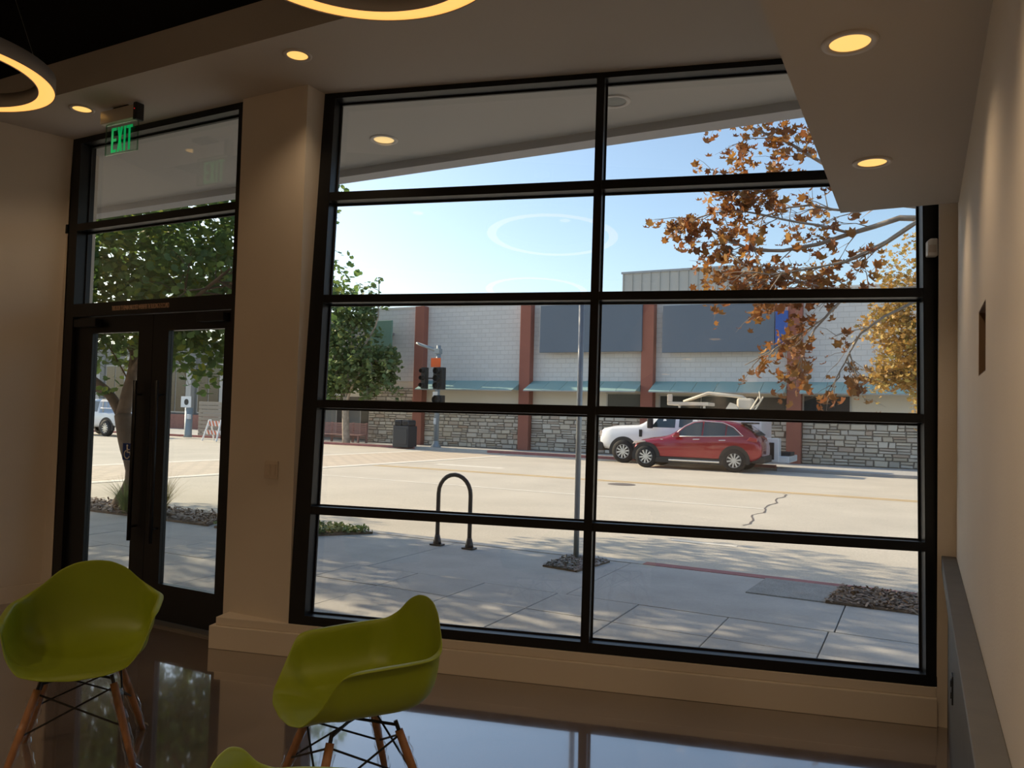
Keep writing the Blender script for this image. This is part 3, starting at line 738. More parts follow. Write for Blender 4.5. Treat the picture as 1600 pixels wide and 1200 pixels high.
# ------------------------------------------------------------------ trees
def limb(mb, pts, r0, r1, seg=8, wob=.0):
    n = 10; P_ = [Vector(p) for p in pts]; out = []
    for i in range(n+1):                                 # catmull-rom through the control points
        t = i/n*(len(P_)-1); k = min(int(t), len(P_)-2); u = t-k
        a, b, c, d = P_[max(k-1, 0)], P_[k], P_[k+1], P_[min(k+2, len(P_)-1)]
        q = .5*((2*b)+(c-a)*u+(2*a-5*b+4*c-d)*u*u+(3*b-a-3*c+d)*u**3)
        out.append(q+Vector((random.uniform(-wob, wob), random.uniform(-wob, wob), random.uniform(-wob, wob))))
    mb.tube(out, [r0+(r1-r0)*i/n for i in range(n+1)], seg); return out
def twigs(mb, path, n, length, r, droop=.1, depth=1, tips=None, spread=1.0, start=.25):
    tips = [] if tips is None else tips
    for i in range(n):
        t = random.uniform(start, 1)*(len(path)-1); k = min(int(t), len(path)-2); p = path[k].lerp(path[k+1], t-k)
        d = (path[k+1]-path[k]).normalized()+Vector((random.uniform(-1, 1), random.uniform(-1, 1), random.uniform(-.8, .8)))*spread; d.normalize()
        L_ = length*random.uniform(.5, 1.1); m1 = p+d*L_*.5+Vector((0, 0, random.uniform(-.05, .05)))*L_; e = p+d*L_+Vector((0, 0, -droop*L_))
        sub = [p, p.lerp(m1, .5), m1, m1.lerp(e, .5), e]
        mb.tube(sub, [r, r*.9, r*.7, r*.5, r*.3], 5, False); tips += sub[2:]
        if depth > 1: twigs(mb, sub, 3, length*.55, r*.5, droop, depth-1, tips, spread)
    return tips
def leaf_objects(name, m, pts, sizes, shape, parent, count, view=(0, 0, 1600, 1200)):
    """the leaves that show largest as separate parts, the rest as one"""
    sc = []
    for i, p in enumerate(pts):
        x, y, d = to_px(p); sc.append(sizes[i]/d if view[0] < x < view[2] and view[1] < y < view[3] and d > 0 else 0)
    order = np.argsort(-np.array(sc)); top = set(order[:count].tolist())
    meshes = []
    for k in range(4):
        me = bpy.data.meshes.new(name); sh = [Vector(v) for v in shape]
        bend = (k-1.5)*.25
        me.from_pydata([(v.x, v.y, v.z+bend*v.x*v.x+.1*(k % 2)*v.y*v.y) for v in sh], [], [tuple(range(len(sh)))]); me.materials.append(MATS[m]); meshes.append(me)
    inv = Vector(parent.location)
    for i in order[:count]:
        o = bpy.data.objects.new(name, random.choice(meshes)); COL.objects.link(o); o.parent = parent
        o.location = Vector(pts[i])-inv; o.rotation_euler = (random.gauss(0, .9), random.gauss(0, .9), random.uniform(0, 6.28)); o.scale = (sizes[i],)*3
    rest = [i for i in range(len(pts)) if i not in top]
    scatter('foliage', m, np.array([pts[i] for i in rest])-np.array(inv), shape, np.array([sizes[i] for i in rest]), parent, 1.0)
# tree outside the door
T1 = Vector((-10.62, 7.72, 0)); t1 = empty('street_tree', T1); tag(t1, 'leafy green tree with forked brown trunk outside the glass door', 'tree')
def L1(*a): return [Vector(p)-T1 for p in a]
def onT(px, py, y=7.72): return onY(px, py, y)
mb = MB()
tr = limb(mb, L1(T1, onT(211, 745), onT(199, 690), onT(192, 648)), .135, .12, 12)
b1 = limb(mb, L1(onT(192, 650), onT(199, 615), onT(208, 575), onT(214, 520, 7.9), onT(240, 440, 8.2)), .105, .03, 10)
b2 = limb(mb, L1(onT(192, 652), onT(172, 617), onT(150, 596), onT(120, 570), onT(80, 500, 7.4)), .085, .03, 10)
b3 = limb(mb, L1(onT(172, 620), onT(155, 610), onT(138, 606), onT(100, 590), onT(60, 560, 7.0)), .05, .02, 8)
b4 = limb(mb, L1(onT(207, 580), onT(250, 520, 7.4), onT(300, 470, 7.0), onT(360, 420, 6.7)), .05, .015, 8)
b5 = limb(mb, L1(onT(207, 580), onT(235, 500, 8.3), onT(330, 420, 8.7), onT(420, 400, 8.9)), .05, .015, 8)
tips = []
for b, nn in ((b1, 16), (b2, 12), (b4, 14), (b5, 14)): twigs(mb, b, nn, .95, .014, .15, 2, tips, 1.0, .35)
mb.build('trunk', 'bark', t1, True)
pts = []; 
def blob(c, rx, ry, rz, n, shell=.55):
    for _ in range(n):
        while True:
            v = np.array([random.uniform(-1, 1) for _ in range(3)]); r = np.linalg.norm(v)
            if shell < r < 1 or (r <= shell and random.random() < .30): break
        pts.append((c[0]+v[0]*rx, c[1]+v[1]*ry, c[2]+v[2]*rz))
def blob_px(px, py, y, r, n, fz=.8): c = onY(px, py, y); blob(c, r, r, r*fz, n)
for (px, py, y, r, n) in ((170, 400, 7.4, 1.0, 1000), (250, 400, 7.9, 1.1, 1150), (330, 385, 8.0, 1.1, 1100), (300, 455, 7.4, .9, 900), (180, 480, 7.6, .85, 800), (255, 510, 7.6, .65, 650), (310, 535, 7.5, .62, 650),
                          (345, 500, 7.6, .7, 650), (175, 530, 7.6, .6, 430), (140, 440, 7.3, .9, 700), (400, 420, 8.3, 1.0, 800), (90, 430, 7.0, 1.2, 800), (230, 360, 8.4, .9, 700), (380, 350, 8.4, .7, 400), (420, 500, 7.6, .7, 500), (60, 520, 7.0, .9, 500)):
    blob_px(px, py, y, r, int(n*.72))
for (x, y, z, r, n) in ((-10.2, 6.2, 3.9, 1.25, 900), (-10.6, 9.3, 4.0, 1.3, 900), (-9.4, 10.0, 3.7, 1.1, 600), (-9.8, 7.6, 5.2, 1.3, 900), (-11.6, 8.4, 4.9, 1.2, 700), (-9.0, 6.6, 4.6, 1.1, 700), (-8.9, 8.9, 4.9, 1.1, 700), (-11.9, 6.6, 4.3, 1.1, 600)): blob((x, y, z), r, r, r*.75, n)
for p in random.sample(tips, min(len(tips), 700)): pts.append(tuple(p+T1+Vector((random.uniform(-.06, .06), random.uniform(-.06, .06), random.uniform(-.08, .02)))))
for (px, py) in ((160, 615), (175, 600), (325, 605), (300, 590), (340, 595), (345, 560)): blob_px(px, py, 7.6, .16, 12)
sz = [random.uniform(.075, .125) for _ in pts]
leaf_objects('leaf', 'leaf_green', pts, sz, ROUND, t1, 200, (130, 330, 372, 620))
# its neighbour in the row, beyond the left edge of view
t1b = empty('street_tree', (-17.4, 7.0, 0)); tag(t1b, 'leafy street tree beyond the left edge, known by the shade it throws on the pavement', 'tree')
for ch in kids(t1):
    if ch.name.split('.')[0] in ('trunk', 'foliage'):
        c = ch.copy(); COL.objects.link(c); c.parent = t1b
# sycamore reaching in from the right
T2 = Vector((2.0, 7.75, 0)); t2 = empty('sycamore_tree', T2); tag(t2, 'autumn tree with lobed brown leaves reaching in from the right', 'tree')
mb = MB(); tips = []
def L2(*a): return [Vector(p)-T2 for p in a]
limb(mb, L2(T2, (2.05, 7.75, 1.3), (1.9, 7.8, 2.5), (1.5, 7.9, 3.3)), .19, .12, 12)
limbs = [([(1.5, 7.9, 3.1), onY(1440, 340, 7.9), onY(1330, 365, 8.0), onY(1200, 395, 8.1), onY(1100, 355, 8.2)], .062, 13, .55),
         ([(1.5, 7.9, 3.2), onY(1420, 300, 8.2), onY(1300, 262, 8.4), onY(1215, 215, 8.5), onY(1150, 190, 8.5)], .055, 14, .55),
         ([(1.5, 7.9, 2.9), onY(1440, 450, 7.8), onY(1330, 455, 7.8), onY(1210, 430, 7.8), onY(1140, 400, 7.8)], .040, 12, .5),
         ([onY(1480, 450, 7.7), onY(1370, 500, 7.6), onY(1330, 545, 7.6), onY(1310, 590, 7.6)], .026, 9, .36),
         ([onY(1330, 455, 7.8), onY(1285, 500, 7.6), onY(1235, 530, 7.6), onY(1165, 572, 7.6)], .022, 9, .26),
         ([onY(1330, 455, 7.8), onY(1270, 520, 7.7), onY(1248, 570, 7.7), onY(1243, 600, 7.7)], .018, 7, .2),
         ([onY(1330, 365, 8.0), onY(1240, 345, 8.0), onY(1150, 330, 8.1), onY(1085, 340, 8.1)], .026, 14, .42),
         ([onY(1440, 340, 7.9), onY(1340, 400, 7.6), onY(1240, 425, 7.5), onY(1160, 425, 7.5)], .026, 10, .45),
         ([onY(1300, 262, 8.4), onY(1240, 290, 8.2), onY(1180, 300, 8.1), onY(1125, 280, 8.1)], .020, 12, .40),
         ([onY(1440, 340, 7.9), onY(1380, 385, 8.1), onY(1300, 420, 8.2), onY(1225, 455, 8.2)], .030, 12, .45),
         ([(1.5, 7.9, 3.1), onY(1430, 320, 8.3), onY(1340, 330, 8.4), onY(1250, 320, 8.4), onY(1170, 350, 8.4)], .040, 14, .45),
         ([(1.5, 7.9, 3.3), (.8, 8.2, 4.6), (.2, 8.3, 5.6), (-.3, 8.4, 6.3)], .07, 14, .9),
         ([(1.7, 7.8, 3.0), (2.8, 8.0, 4.4), (3.6, 7.9, 5.2)], .07, 12, .9)]
dense = []
for i, (c, r, n, L_) in enumerate(limbs):
    if i < 11: r *= .55
    pth = limb(mb, L2(*c), r, r*.3, 8, .012)
    tp = []; twigs(mb, pth, n, L_, max(.006, r*.16), .1, 2, tp, .9, .35 if i < 11 else .2)
    dense.append((i, tp))
mb.build('branches', 'bark_pale', t2, True)
pts = []
for i, tp in dense:
    for p in random.sample(tp, int(len(tp)*(1 if i in (0, 1, 2, 6, 7, 8) else .55 if i < 11 else .8))):
        pts.append(tuple(p+T2+Vector((random.uniform(-.07, .07), random.uniform(-.07, .07), random.uniform(-.10, .03)))))
for (px, py, y, r, n) in ((1130, 350, 8.1, .22, 34), (1085, 350, 8.1, .15, 20), (1115, 395, 8.0, .15, 20), (1190, 215, 8.4, .28, 55), (1240, 220, 8.4, .26, 55), (1160, 255, 8.2, .18, 26), (1230, 260, 8.3, .2, 30), (1175, 305, 8.1, .2, 26), (1205, 555, 7.6, .16, 16), (1245, 580, 7.7, .10, 16), (1250, 500, 7.6, .15, 10), (1180, 440, 7.7, .25, 30), (1260, 440, 7.7, .25, 26), (1330, 430, 7.7, .25, 16), (1160, 400, 7.8, .2, 18), (1245, 400, 7.8, .35, 22)):
    blob_px(px, py, y, r, n, .8)
sz = [random.uniform(.055, .125) for _ in pts]
leaf_objects('leaf', 'leaf_brown', pts, sz, LOBED, t2, 300, (950, 100, 1470, 640))
# golden tree farther along the street on the right
T3 = Vector((1.6, 21.4, -.1)); t3 = empty('golden_tree', T3); tag(t3, 'golden fine-leaved tree across the road at the right edge', 'tree')
mb = MB(); tips = []
tk = limb(mb, [(0, 0, 0), (-.1, 0, 1.4), (-.1, .1, 2.8), (-.6, 0, 4.4)], .16, .07, 10)
for e in ((-2.2, -.3, 4.6), (-2.4, .5, 3.6), (-1.2, -.6, 6.0), (1.4, 0, 5.4), (.2, 1.2, 6.2), (-1.9, -.5, 2.9)):
    b = limb(mb, [(-.1, 0, 2.5), (e[0]*.45, e[1]*.5, e[2]*.72), e], .06, .015, 7); twigs(mb, b, 9, .9, .012, .3, 2, tips, 1, .3)
mb.build('trunk', 'bark', t3, True)
pts = [tuple(p+T3+Vector((random.gauss(0, .12), random.gauss(0, .12), random.gauss(-.08, .12)))) for p in tips for _ in range(5)]
for (px, py, r, n) in ((1415, 560, .8, 420), (1395, 590, .45, 160), (1425, 520, 1.0, 650), (1420, 470, .9, 520), (1435, 420, 1.0, 420), (1385, 510, .55, 220)): blob_px(px, py, 21.2, r, n, .9)
scatter('foliage', 'leaf_gold', np.array(pts)-np.array(T3), LOBED, RNG.uniform(.09, .17, len(pts)), t3, 1.0)
# tree on the far pavement
ZF = -.107; YB = 32.3
T4 = onZ(541, 693, ZF); t4 = empty('far_tree', T4); tag(t4, 'round green tree on the far pavement beside the slatted bench', 'tree')
mb = MB(); tips = []
def L4(*a): return [Vector(p)-T4 for p in a]
tk = limb(mb, L4(T4, onY(540, 660, T4.y), onY(540, 635, T4.y), onY(541, 620, T4.y)), .19, .15, 10)
for c in ([(541, 628), (552, 600), (572, 565), (592, 565)], [(540, 628), (530, 600), (515, 560), (490, 540)], [(541, 622), (545, 580), (550, 520), (545, 480)], [(552, 600), (570, 540), (590, 500), (592, 440)], [(530, 600), (520, 540), (515, 490), (517, 445)], [(552, 600), (572, 592), (588, 588), (600, 586)]):
    dy = random.uniform(-1, 1); b = limb(mb, L4(*[onY(q[0], q[1], T4.y+dy*k/3) for k, q in enumerate(c)]), .08, .02, 7); twigs(mb, b, 8, 1.1, .016, .3, 2, tips, 1, .3)
mb.build('trunk', 'bark_pale', t4, True)
pts = [tuple(p+T4+Vector((random.gauss(0, .12), random.gauss(0, .12), random.gauss(-.05, .12)))) for p in tips for _ in range(3)]
for (px, py, r, n) in ((540, 580, 1.3, 1100), (580, 575, 1.1, 800), (510, 585, 1.1, 700), (545, 530, 1.2, 750), (515, 520, 1.2, 650), (565, 495, .8, 330), (525, 470, 1.0, 380), (600, 560, .8, 360), (520, 620, .7, 260), (575, 610, .5, 160), (605, 590, .5, 130)): blob_px(px, py, T4.y, r, n, .9)
for (px, py) in ((585, 445), (590, 460), (520, 440), (592, 437), (605, 480)): blob_px(px, py, T4.y, .2, 9)
scatter('foliage', 'leaf_far_green', np.array(pts)-np.array(T4), ROUND, RNG.uniform(.13, .26, len(pts)), t4, 1.0)

# ------------------------------------------------------------------ far pavement and building across the street
struct(MB().prism([(-70, 29.45), (-4.55, 29.45), (-4.25, 27.45), (45, 27.45), (45, 45), (-70, 45)], -.34, ZF).build('far_sidewalk', 'concrete_far'), 'concrete pavement on the far side of the street', 'sidewalk')
def curb_piece(name, x0, x1, y, m, label): return struct(box(name, x0, x1, y-.18, y, -.34, ZF+.055, m), label, 'curb')
xr = onZ(641, 700, ZF).x; xr2 = onZ(755, 706, ZF).x
curb_piece('far_curb', -45, xr, 29.45, 'curb_red', 'red painted kerb in front of the slatted bench')
curb_piece('far_curb', xr, xr2, 29.45, 'curb_concrete', 'plain grey kerb in front of the signal pole')
curb_piece('far_curb', xr2, -4.6, 29.45, 'curb_red', 'red painted kerb running behind the white truck')
curb_piece('far_curb', -4.25, 45, 27.45, 'curb_grey', 'dark grey kerb to the right of the red car')
bd = empty('commercial_building', (-10, YB, ZF)); tag(bd, 'long white-brick commercial building with brown columns and green awnings across the street', 'building')
def bx(px, py=600): return onY(px, py, YB).x
def bz(px, py): return onY(px, py, YB).z
BO = Vector(bd.location)
def bbox(name, x0, x1, y0, y1, z0, z1, m, parent=bd, bevel=0):
    return MB().box(x0-BO.x, x1-BO.x, y0-BO.y, y1-BO.y, z0-BO.z, z1-BO.z).build(name, m, parent, bevel=bevel)
XL = bx(580); XRB = 14.0
ZS = bz(900, 645)          # top of stone band
ZT = bz(825, 473)          # parapet
ZA0, ZA1 = bz(1000, 611), bz(1000, 596)
bbox('wall', XL, XRB, YB, YB+9, ZF, ZA1, 'stucco_cream')
bbox('brick_wall', XL, XRB, YB-.03, YB+9, ZA1-.05, ZT, 'white_brick')
bbox('coping', XL-.05, XRB, YB-.07, YB+.3, ZT, ZT+.07, 'band_white')
colx = [bx(660, 600), bx(825, 600), bx(1015, 600), bx(1243, 600), bx(1243, 600)+6.0]
CWD = .27
for x in colx: bbox('column', x-CWD, x+CWD, YB-.42, YB+.1, ZF, ZT+.02, 'column_brown', bevel=.02)
for a, b in zip(colx, colx[1:]): bbox('sill_band', a+CWD, b-CWD, YB-.17, YB, ZS, ZS+.09, 'band_white')
# awnings: sloped panels between the columns
AP = 1.05
for a, b in zip(colx, colx[1:]):
    x0, x1 = a+CWD+.02, b-CWD-.02; aw = empty('awning'); aw.parent = bd
    # project the measured edges out to the awning's own depth
    zt = ZA1; zb = CAM_H+(ZA0-CAM_H)*(YB-AP)/YB
    n = 6
    for k in range(n):
        u0, u1 = x0+(x1-x0)*k/n+.012, x0+(x1-x0)*(k+1)/n-.012; dz = .012*(k % 2)
        MB().add([(u0-BO.x, -.03, zt+dz-BO.z), (u1-BO.x, -.03, zt-BO.z), (u1-BO.x, -AP, zb-BO.z), (u0-BO.x, -AP, zb+dz-BO.z),
                  (u0-BO.x, -.03, zt-.03-BO.z), (u1-BO.x, -.03, zt-.03-BO.z), (u1-BO.x, -AP, zb-.03-BO.z), (u0-BO.x, -AP, zb-.03-BO.z)],
                 [(0,3,2,1),(4,5,6,7),(0,1,5,4),(1,2,6,5),(2,3,7,6),(3,0,4,7)]).build('panel', 'awning', aw)
    for u in (x0, x1):
        MB().add([(u-BO.x-.012, -.03, zt-BO.z), (u-BO.x-.012, -AP, zb-BO.z), (u-BO.x-.012, -.03, zb-BO.z), (u-BO.x+.012, -.03, zt-BO.z), (u-BO.x+.012, -AP, zb-BO.z), (u-BO.x+.012, -.03, zb-BO.z)],
                 [(0,1,2),(5,4,3),(0,3,4,1),(1,4,5,2),(2,5,3,0)]).build('end_panel', 'awning', aw)
    MB().box(x0-BO.x, x1-BO.x, -AP-.02, -AP+.02, zb-.05-BO.z, zb-.01-BO.z).build('front_bar', 'galvanised', aw)
# windows under the awnings
def bwin(px0, px1, py0, py1, mull=()):
    x0, x1, z1, z0 = bx(px0, py0), bx(px1, py0), bz(px0, py0), bz(px0, py1)
    w_ = bbox('window', x0, x1, YB-.035, YB+.0, z0, z1, 'window_trim')
    xs_ = [x0+.05]+[bx(q, py0) for q in mull]+[x1-.05]
    for a, b in zip(xs_, xs_[1:]): MB().box(a+.02-BO.x, b-.02-BO.x, -.05, -.03, z0+.05-BO.z, z1-.05-BO.z).build('pane', 'dark_window', w_)
bwin(948, 1004, 614, 652); bwin(1030, 1232, 617, 662, (1096, 1164)); bwin(1254, 1331, 617, 660)
bwin(1335+110, 1560, 617, 660)
# stone veneer
sv = bbox('stone_band', XL, XRB, YB-.10, YB, ZF, ZS, 'mortar_dark')
sv2 = bbox('stone_pier', XL, colx[0]-CWD, YB-.10, YB, ZS, ZA0, 'mortar_dark')
stones = []
def lay(x0, x1, z0, z1):
    z = z0+.02
    while z < z1-.05:
        h = random.choice((.13, .17, .20, .24)); h = min(h, z1-z-.01); x = x0
        while x < x1-.06:
            wdt = min(random.uniform(.22, .62), x1-x)
            if wdt > .08:
                if h > .19 and random.random() < .45:
                    stones.append((x, x+wdt, z, z+h*.5)); stones.append((x, x+wdt, z+h*.5, z+h))
                else: stones.append((x, x+wdt, z, z+h))
            x += wdt
        z += h
edges = [XL]+sum([[a-CWD, a+CWD] for a in colx[:4]], [])+[XRB]
for a, b in zip(edges[0::2], edges[1::2]): lay(a, min(b, 2.0), ZF, ZS)
lay(XL, colx[0]-CWD, ZS, ZA0)
def stone_mesh(x0, x1, z0, z1, local=True):
    g = .014; d = random.uniform(.03, .07); cx, cz = (x0+x1)/2, (z0+z1)/2; hx, hz = (x1-x0)/2-g, (z1-z0)/2-g
    j = lambda s: random.uniform(-s, s)
    f = [(-hx+j(.02), -hz+j(.012)), (hx+j(.02), -hz+j(.012)), (hx+j(.02), hz+j(.012)), (-hx+j(.02), hz+j(.012))]
    v = [(x, 0, z) for x, z in f]+[(x*.9, -d, z*.82) for x, z in f]
    return v, [(0,1,5,4),(1,2,6,5),(2,3,7,6),(3,0,4,7),(4,5,6,7)], (cx, cz)
stones.sort(key=lambda s: -(s[1]-s[0])*(s[3]-s[2]) if -500 < to_px(((s[0]+s[1])/2, YB, (s[2]+s[3])/2))[0] < 1445 else 0)
rest = MB()
for i, s in enumerate(stones):
    v, f, (cx, cz) = stone_mesh(*s)
    if i < 300: MB().add(v, f).build('stone', 'stone', sv, loc=(cx-BO.x, -.10, cz-BO.z))
    else: rest.add([(x+cx-BO.x, y-.10, z+cz-BO.z) for x, y, z in v], f)
if rest.v: stuff(rest.build('small_stones', 'stone', sv))
# recessed entry and storefront at the left end
bbox('entry_wall', XL-9, XL, YB+1.2, YB+9, ZF, ZT-.2, 'grey_wall')
bbox('entry_canopy', XL-9, XL, YB-.2, YB+1.3, bz(540, 618), bz(540, 606), 'band_white')
bbox('entry_beam', bx(556, 614)-.2, XL, YB-.35, YB-.2, bz(560, 620), bz(560, 612), 'stucco_cream')
for px0, px1 in ((505, 523), (543, 558), (560, 577)):
    w_ = bbox('shop_window', bx(px0), bx(px1), YB+1.12, YB+1.2, ZF+.1, bz(540, 620), 'window_trim')
    MB().box(bx(px0)+.08-BO.x, bx(px1)-.08-BO.x, 1.09, 1.12, .3, bz(540, 622)-BO.z).build('pane', 'dark_window', w_)
# grey standing-seam volume on the roof
mx0, mx1, mz = bx(973, 425), bx(1172, 417), bz(973, 424)+1.0
YM = YB+5; k_ = YM/YB
mx0, mx1, mz1 = onY(973, 425, YM).x, onY(1170, 417, YM).x, onY(1070, 421, YM).z
rv = bbox('roof_volume', mx0, mx1, YM, YM+8, ZT-.5, mz1, 'metal_cladding')
x = mx0+.05
while x < mx1-.05:
    MB().box(x-BO.x-.02, x-BO.x+.02, YM-YB-.05, YM-YB+.0, ZT-.4-BO.z, mz1-BO.z).build('seam', 'metal_cladding', rv); x += .47
bbox('roof_edge', mx0-.05, mx1+.05, YM-.08, YM, mz1-.05, mz1+.05, 'galvanised')
bbox('roof_volume', mx1, mx1+7, YM+2, YM+9, ZT-.5, mz1-1.2, 'metal_cladding')
# sign boards
def board(px0, py0, px1, py1, m, label, name='sign_board'):
    a, b = onY(px0, py0, YB-.45), onY(px1, py1, YB-.45)
    o = empty(name, ((a.x+b.x)/2, YB-.45, (a.z+b.z)/2)); tag(o, label, 'sign'); hx, hz = (b.x-a.x)/2, (a.z-b.z)/2
    box('face', -hx, hx, -.06, .06, -hz, hz, m, o, .02); box('mount', -hx*.8, hx*.8, .06, .42, -.06, .06, 'galvanised', o)
    return o
board(845, 478, 1003, 549, 'sign_slate', 'plain slate-grey sign board left of the third brown column')
s2 = board(1036, 478, 1210, 549, 'sign_slate', 'plain slate-grey sign board right of the third brown column')
board(1212, 486, 1231, 540, 'sign_bluebit', 'narrow blue sign panel beside the slate-grey board')
board(574, 502, 612, 541, 'sign_green', 'small green sign on the white wall behind the far tree')
# gray neighbour building seen through the door
nbd = empty('grey_building', (-45, 38, ZF)); tag(nbd, 'long low grey building seen through the glass door', 'building')
YN = 38.0
def nb_(name, x0, x1, y0, y1, z0, z1, m, parent=nbd, bevel=0): return MB().box(x0+45, x1+45, y0-38, y1-38, z0-ZF, z1-ZF).build(name, m, parent, bevel=bevel)
nb_('wall', -95, XL-9.0, YN, YN+8, ZF, 6.0, 'grey_wall'); nb_('base_wall', -95, XL-9.0, YN-.3, YN, ZF, .9, 'red_brick')
x = -94
while x < XL-12:
    f_ = nb_('window', x, x+2.2, YN-.08, YN, 1.0, 4.4, 'window_trim')
    for a, b in ((.1, 1.05), (1.15, 2.1)): nb_('pane', x+a, x+b, YN-.11, YN-.08, 1.1, 4.3, 'dark_window', f_)
    nb_('pier', x+2.45, x+2.95, YN-.35, YN, ZF, 5.0, 'concrete_far'); x += 3.3
# tan slatted screen wall and its planks
a, b = onY(309, 675, 29.9), onY(352, 628, 29.9)
sc_ = empty('plank_screen', (a.x, 29.9, ZF)); tag(sc_, 'tan horizontal plank screen wall behind the barricade', 'screen wall')
hh = b.z-ZF; n = 9
for k in range(n): box('plank', 0, 4.2, 0, .10+.01*(k % 2), hh*k/n+.012, hh*(k+1)/n-.012, 'tan_plank', sc_, .01)
box('post', .0, .12, .1, .2, 0, hh, 'tan_plank', sc_); box('post', 3.9, 4.05, .1, .2, 0, hh, 'tan_plank', sc_)

# ------------------------------------------------------------------ street furniture on the far side
def at_px(px, py, z=ZF): return onZ(px, py, z)
# traffic signal
q = at_px(681, 699); YS = q.y
sg = empty('traffic_signal', q); tag(sg, 'grey traffic signal pole with black signal heads on the far corner', 'traffic signal')
def S(px, py): return onY(px, py, YS)-q
MB().lathe([(0, 0), (.24, 0), (.24, .05), (.15, .16), (.13, .3)], 16).build('base', 'signal_grey', sg, True)
pt = S(682.5, 540); MB().tube([(0, 0, 0), (0, 0, pt.z)], [.13, .10], 16).build('pole', 'signal_grey', sg, True)
e = S(651, 536); MB().tube([(0, 0, S(680, 549).z), (e.x, 0, e.z)], [.09, .06], 10).build('arm', 'signal_grey', sg, True)
box('arm_clamp', -.16, .12, -.14, .14, S(680, 553).z, S(680, 545).z, 'signal_grey', sg, .02)
def head(px0, px1, py0, py1, lenses, nm='signal_head', y0=-.55, vis=True):
    a, b = S(px0, py0), S(px1, py1); h_ = MB().box(a.x, b.x, y0, y0+.3, b.z, a.z).build(nm, 'signal_black', sg, bevel=.03)
    for k in range(lenses):
        zc = a.z-(a.z-b.z)*(k+.5)/lenses; xc = (a.x+b.x)/2; rr = min((b.x-a.x)*.36, (a.z-b.z)/lenses*.4)
        MB().lathe([(0, -.01), (rr, -.01), (rr, .03)], 16, (xc, y0, zc), 'y').build('lens', 'signal_black', h_)
        v = MB().lathe([(rr*1.05, -.2), (rr*1.05, 0), (rr*1.12, 0), (rr*1.12, -.2), (rr*1.05, -.2)], 16, (xc, y0, zc), 'y'); v.build('visor', 'signal_black', h_)
    MB().tube([((a.x+b.x)/2, y0+.15, (a.z+b.z)/2), (0, 0, (a.z+b.z)/2)], .03, 8).build('bracket', 'signal_black', h_)
head(687, 701, 575, 609, 3); head(668, 674, 575, 608, 3); head(687, 700, 618, 632, 1, 'walk_signal')
a, b = S(677.5, 560), S(692, 574); box('warning_panel', a.x, b.x, -.22, -.19, b.z, a.z, 'sign_orange', sg)
a, b = S(679, 612), S(686, 625); box('notice', a.x, b.x, -.16, -.13, b.z, a.z, 'sign_white', sg)
a, b = S(681, 653), S(684, 663); box('push_button', a.x, b.x, -.20, -.13, b.z, a.z, 'white_plastic', sg, .01)
# litter bin
q = at_px(632, 699); lb = empty('litter_bin', q); tag(lb, 'dark double litter bin with hooded openings on the far pavement', 'litter bin')
w1 = .43
MB().box(-w1, w1, -.35, .35, 0, .98).build('body', 'bin_dark', lb, bevel=.04)
for x in (-.21, .21):
    hd = MB().prism([(x-.19, -.30), (x+.19, -.30), (x+.19, .30), (x-.19, .30)], .98, 1.24).build('hood', 'bin_dark', lb, bevel=.06)
    MB().box(x-.12, x+.12, -.315, -.29, 1.04, 1.17).build('opening', 'tyre', hd)
MB().box(-.36, .36, -.37, -.34, .15, .85).build('door', 'bin_dark', lb, bevel=.01)
# slatted pink bench screen
qa, qb = onY(503, 688, 31.2), onY(573, 661, 31.2)
bn = empty('slatted_bench', (qa.x, 31.2, ZF)); tag(bn, 'weathered pinkish slatted bench fence in front of the dark shopfront', 'bench')
hh = qb.z-ZF; wl = qb.x-qa.x; x_l = -2.2
for k in range(8): box('slat', x_l, wl, 0, .05, hh*(.22+.78*k/8), hh*(.22+.78*(k+.72)/8), 'slat_pink', bn)
for x in (x_l+.05, wl*.2, wl*.68, wl-.06): box('post', x-.05, x+.05, .05, .12, 0, hh, 'slat_pink', bn)
box('seat_plank', x_l, wl, -.45, 0, hh*.36, hh*.40, 'slat_pink', bn)
for x in (x_l+.2, wl-.2): box('leg', x-.04, x+.04, -.42, -.34, 0, hh*.36, 'slat_pink', bn)
# A-frame barricade
q = at_px(336, 689); ba = empty('barricade', q); tag(ba, 'white A-frame barricade with orange stripes on the far kerb', 'barricade')
kk = (onY(336, 656, q.y).z-ZF)
for sx in (-.42, .42):
    for sy in (-1, 1): MB().tube([(sx*1.12, sy*.35, 0), (sx*.9, sy*.03, kk)], .04, 6).build('leg', 'sign_white', ba)
for z0, z1 in ((.70, .95), (.30, .50)):
    bdp = box('panel', -.45, .45, -.20+.14*z1, -.16+.14*z1, kk*z0, kk*z1, 'sign_white', ba)
    for k in range(4):
        x = -.40+.22*k; MB().prism_y([(x, kk*z1), (x+.10, kk*z1), (x+.20, kk*z0), (x+.10, kk*z0)], -.215+.14*z1, -.205+.14*z1).build('stripe', 'barricade_orange', bdp)
# thick grey post with a white sign
q = at_px(293.5, 683); gp = empty('bollard_post', q); tag(gp, 'thick grey post with a white walk sign on the far pavement', 'post')
h1 = onY(294, 637, q.y).z-q.z; MB().lathe([(0, 0), (.22, 0), (.19, .12), (.19, h1), (0, h1)], 18).build('post', 'signal_grey', gp, True)
z0, z1 = h1+.02, onY(294, 620, q.y).z-q.z; box('sign', -.36, .36, -.22, -.18, z0, z1+.02, 'sign_white', gp)
MB().lathe([(0, -.23), (.16, -.23), (.16, -.21)], 14, (.05, 0, (z0+z1)/2), 'y').build('symbol', 'signal_black', gp)
box('button_box', .16, .34, -.26, -.12, h1*.62, h1*.78, 'white_plastic', gp, .02)

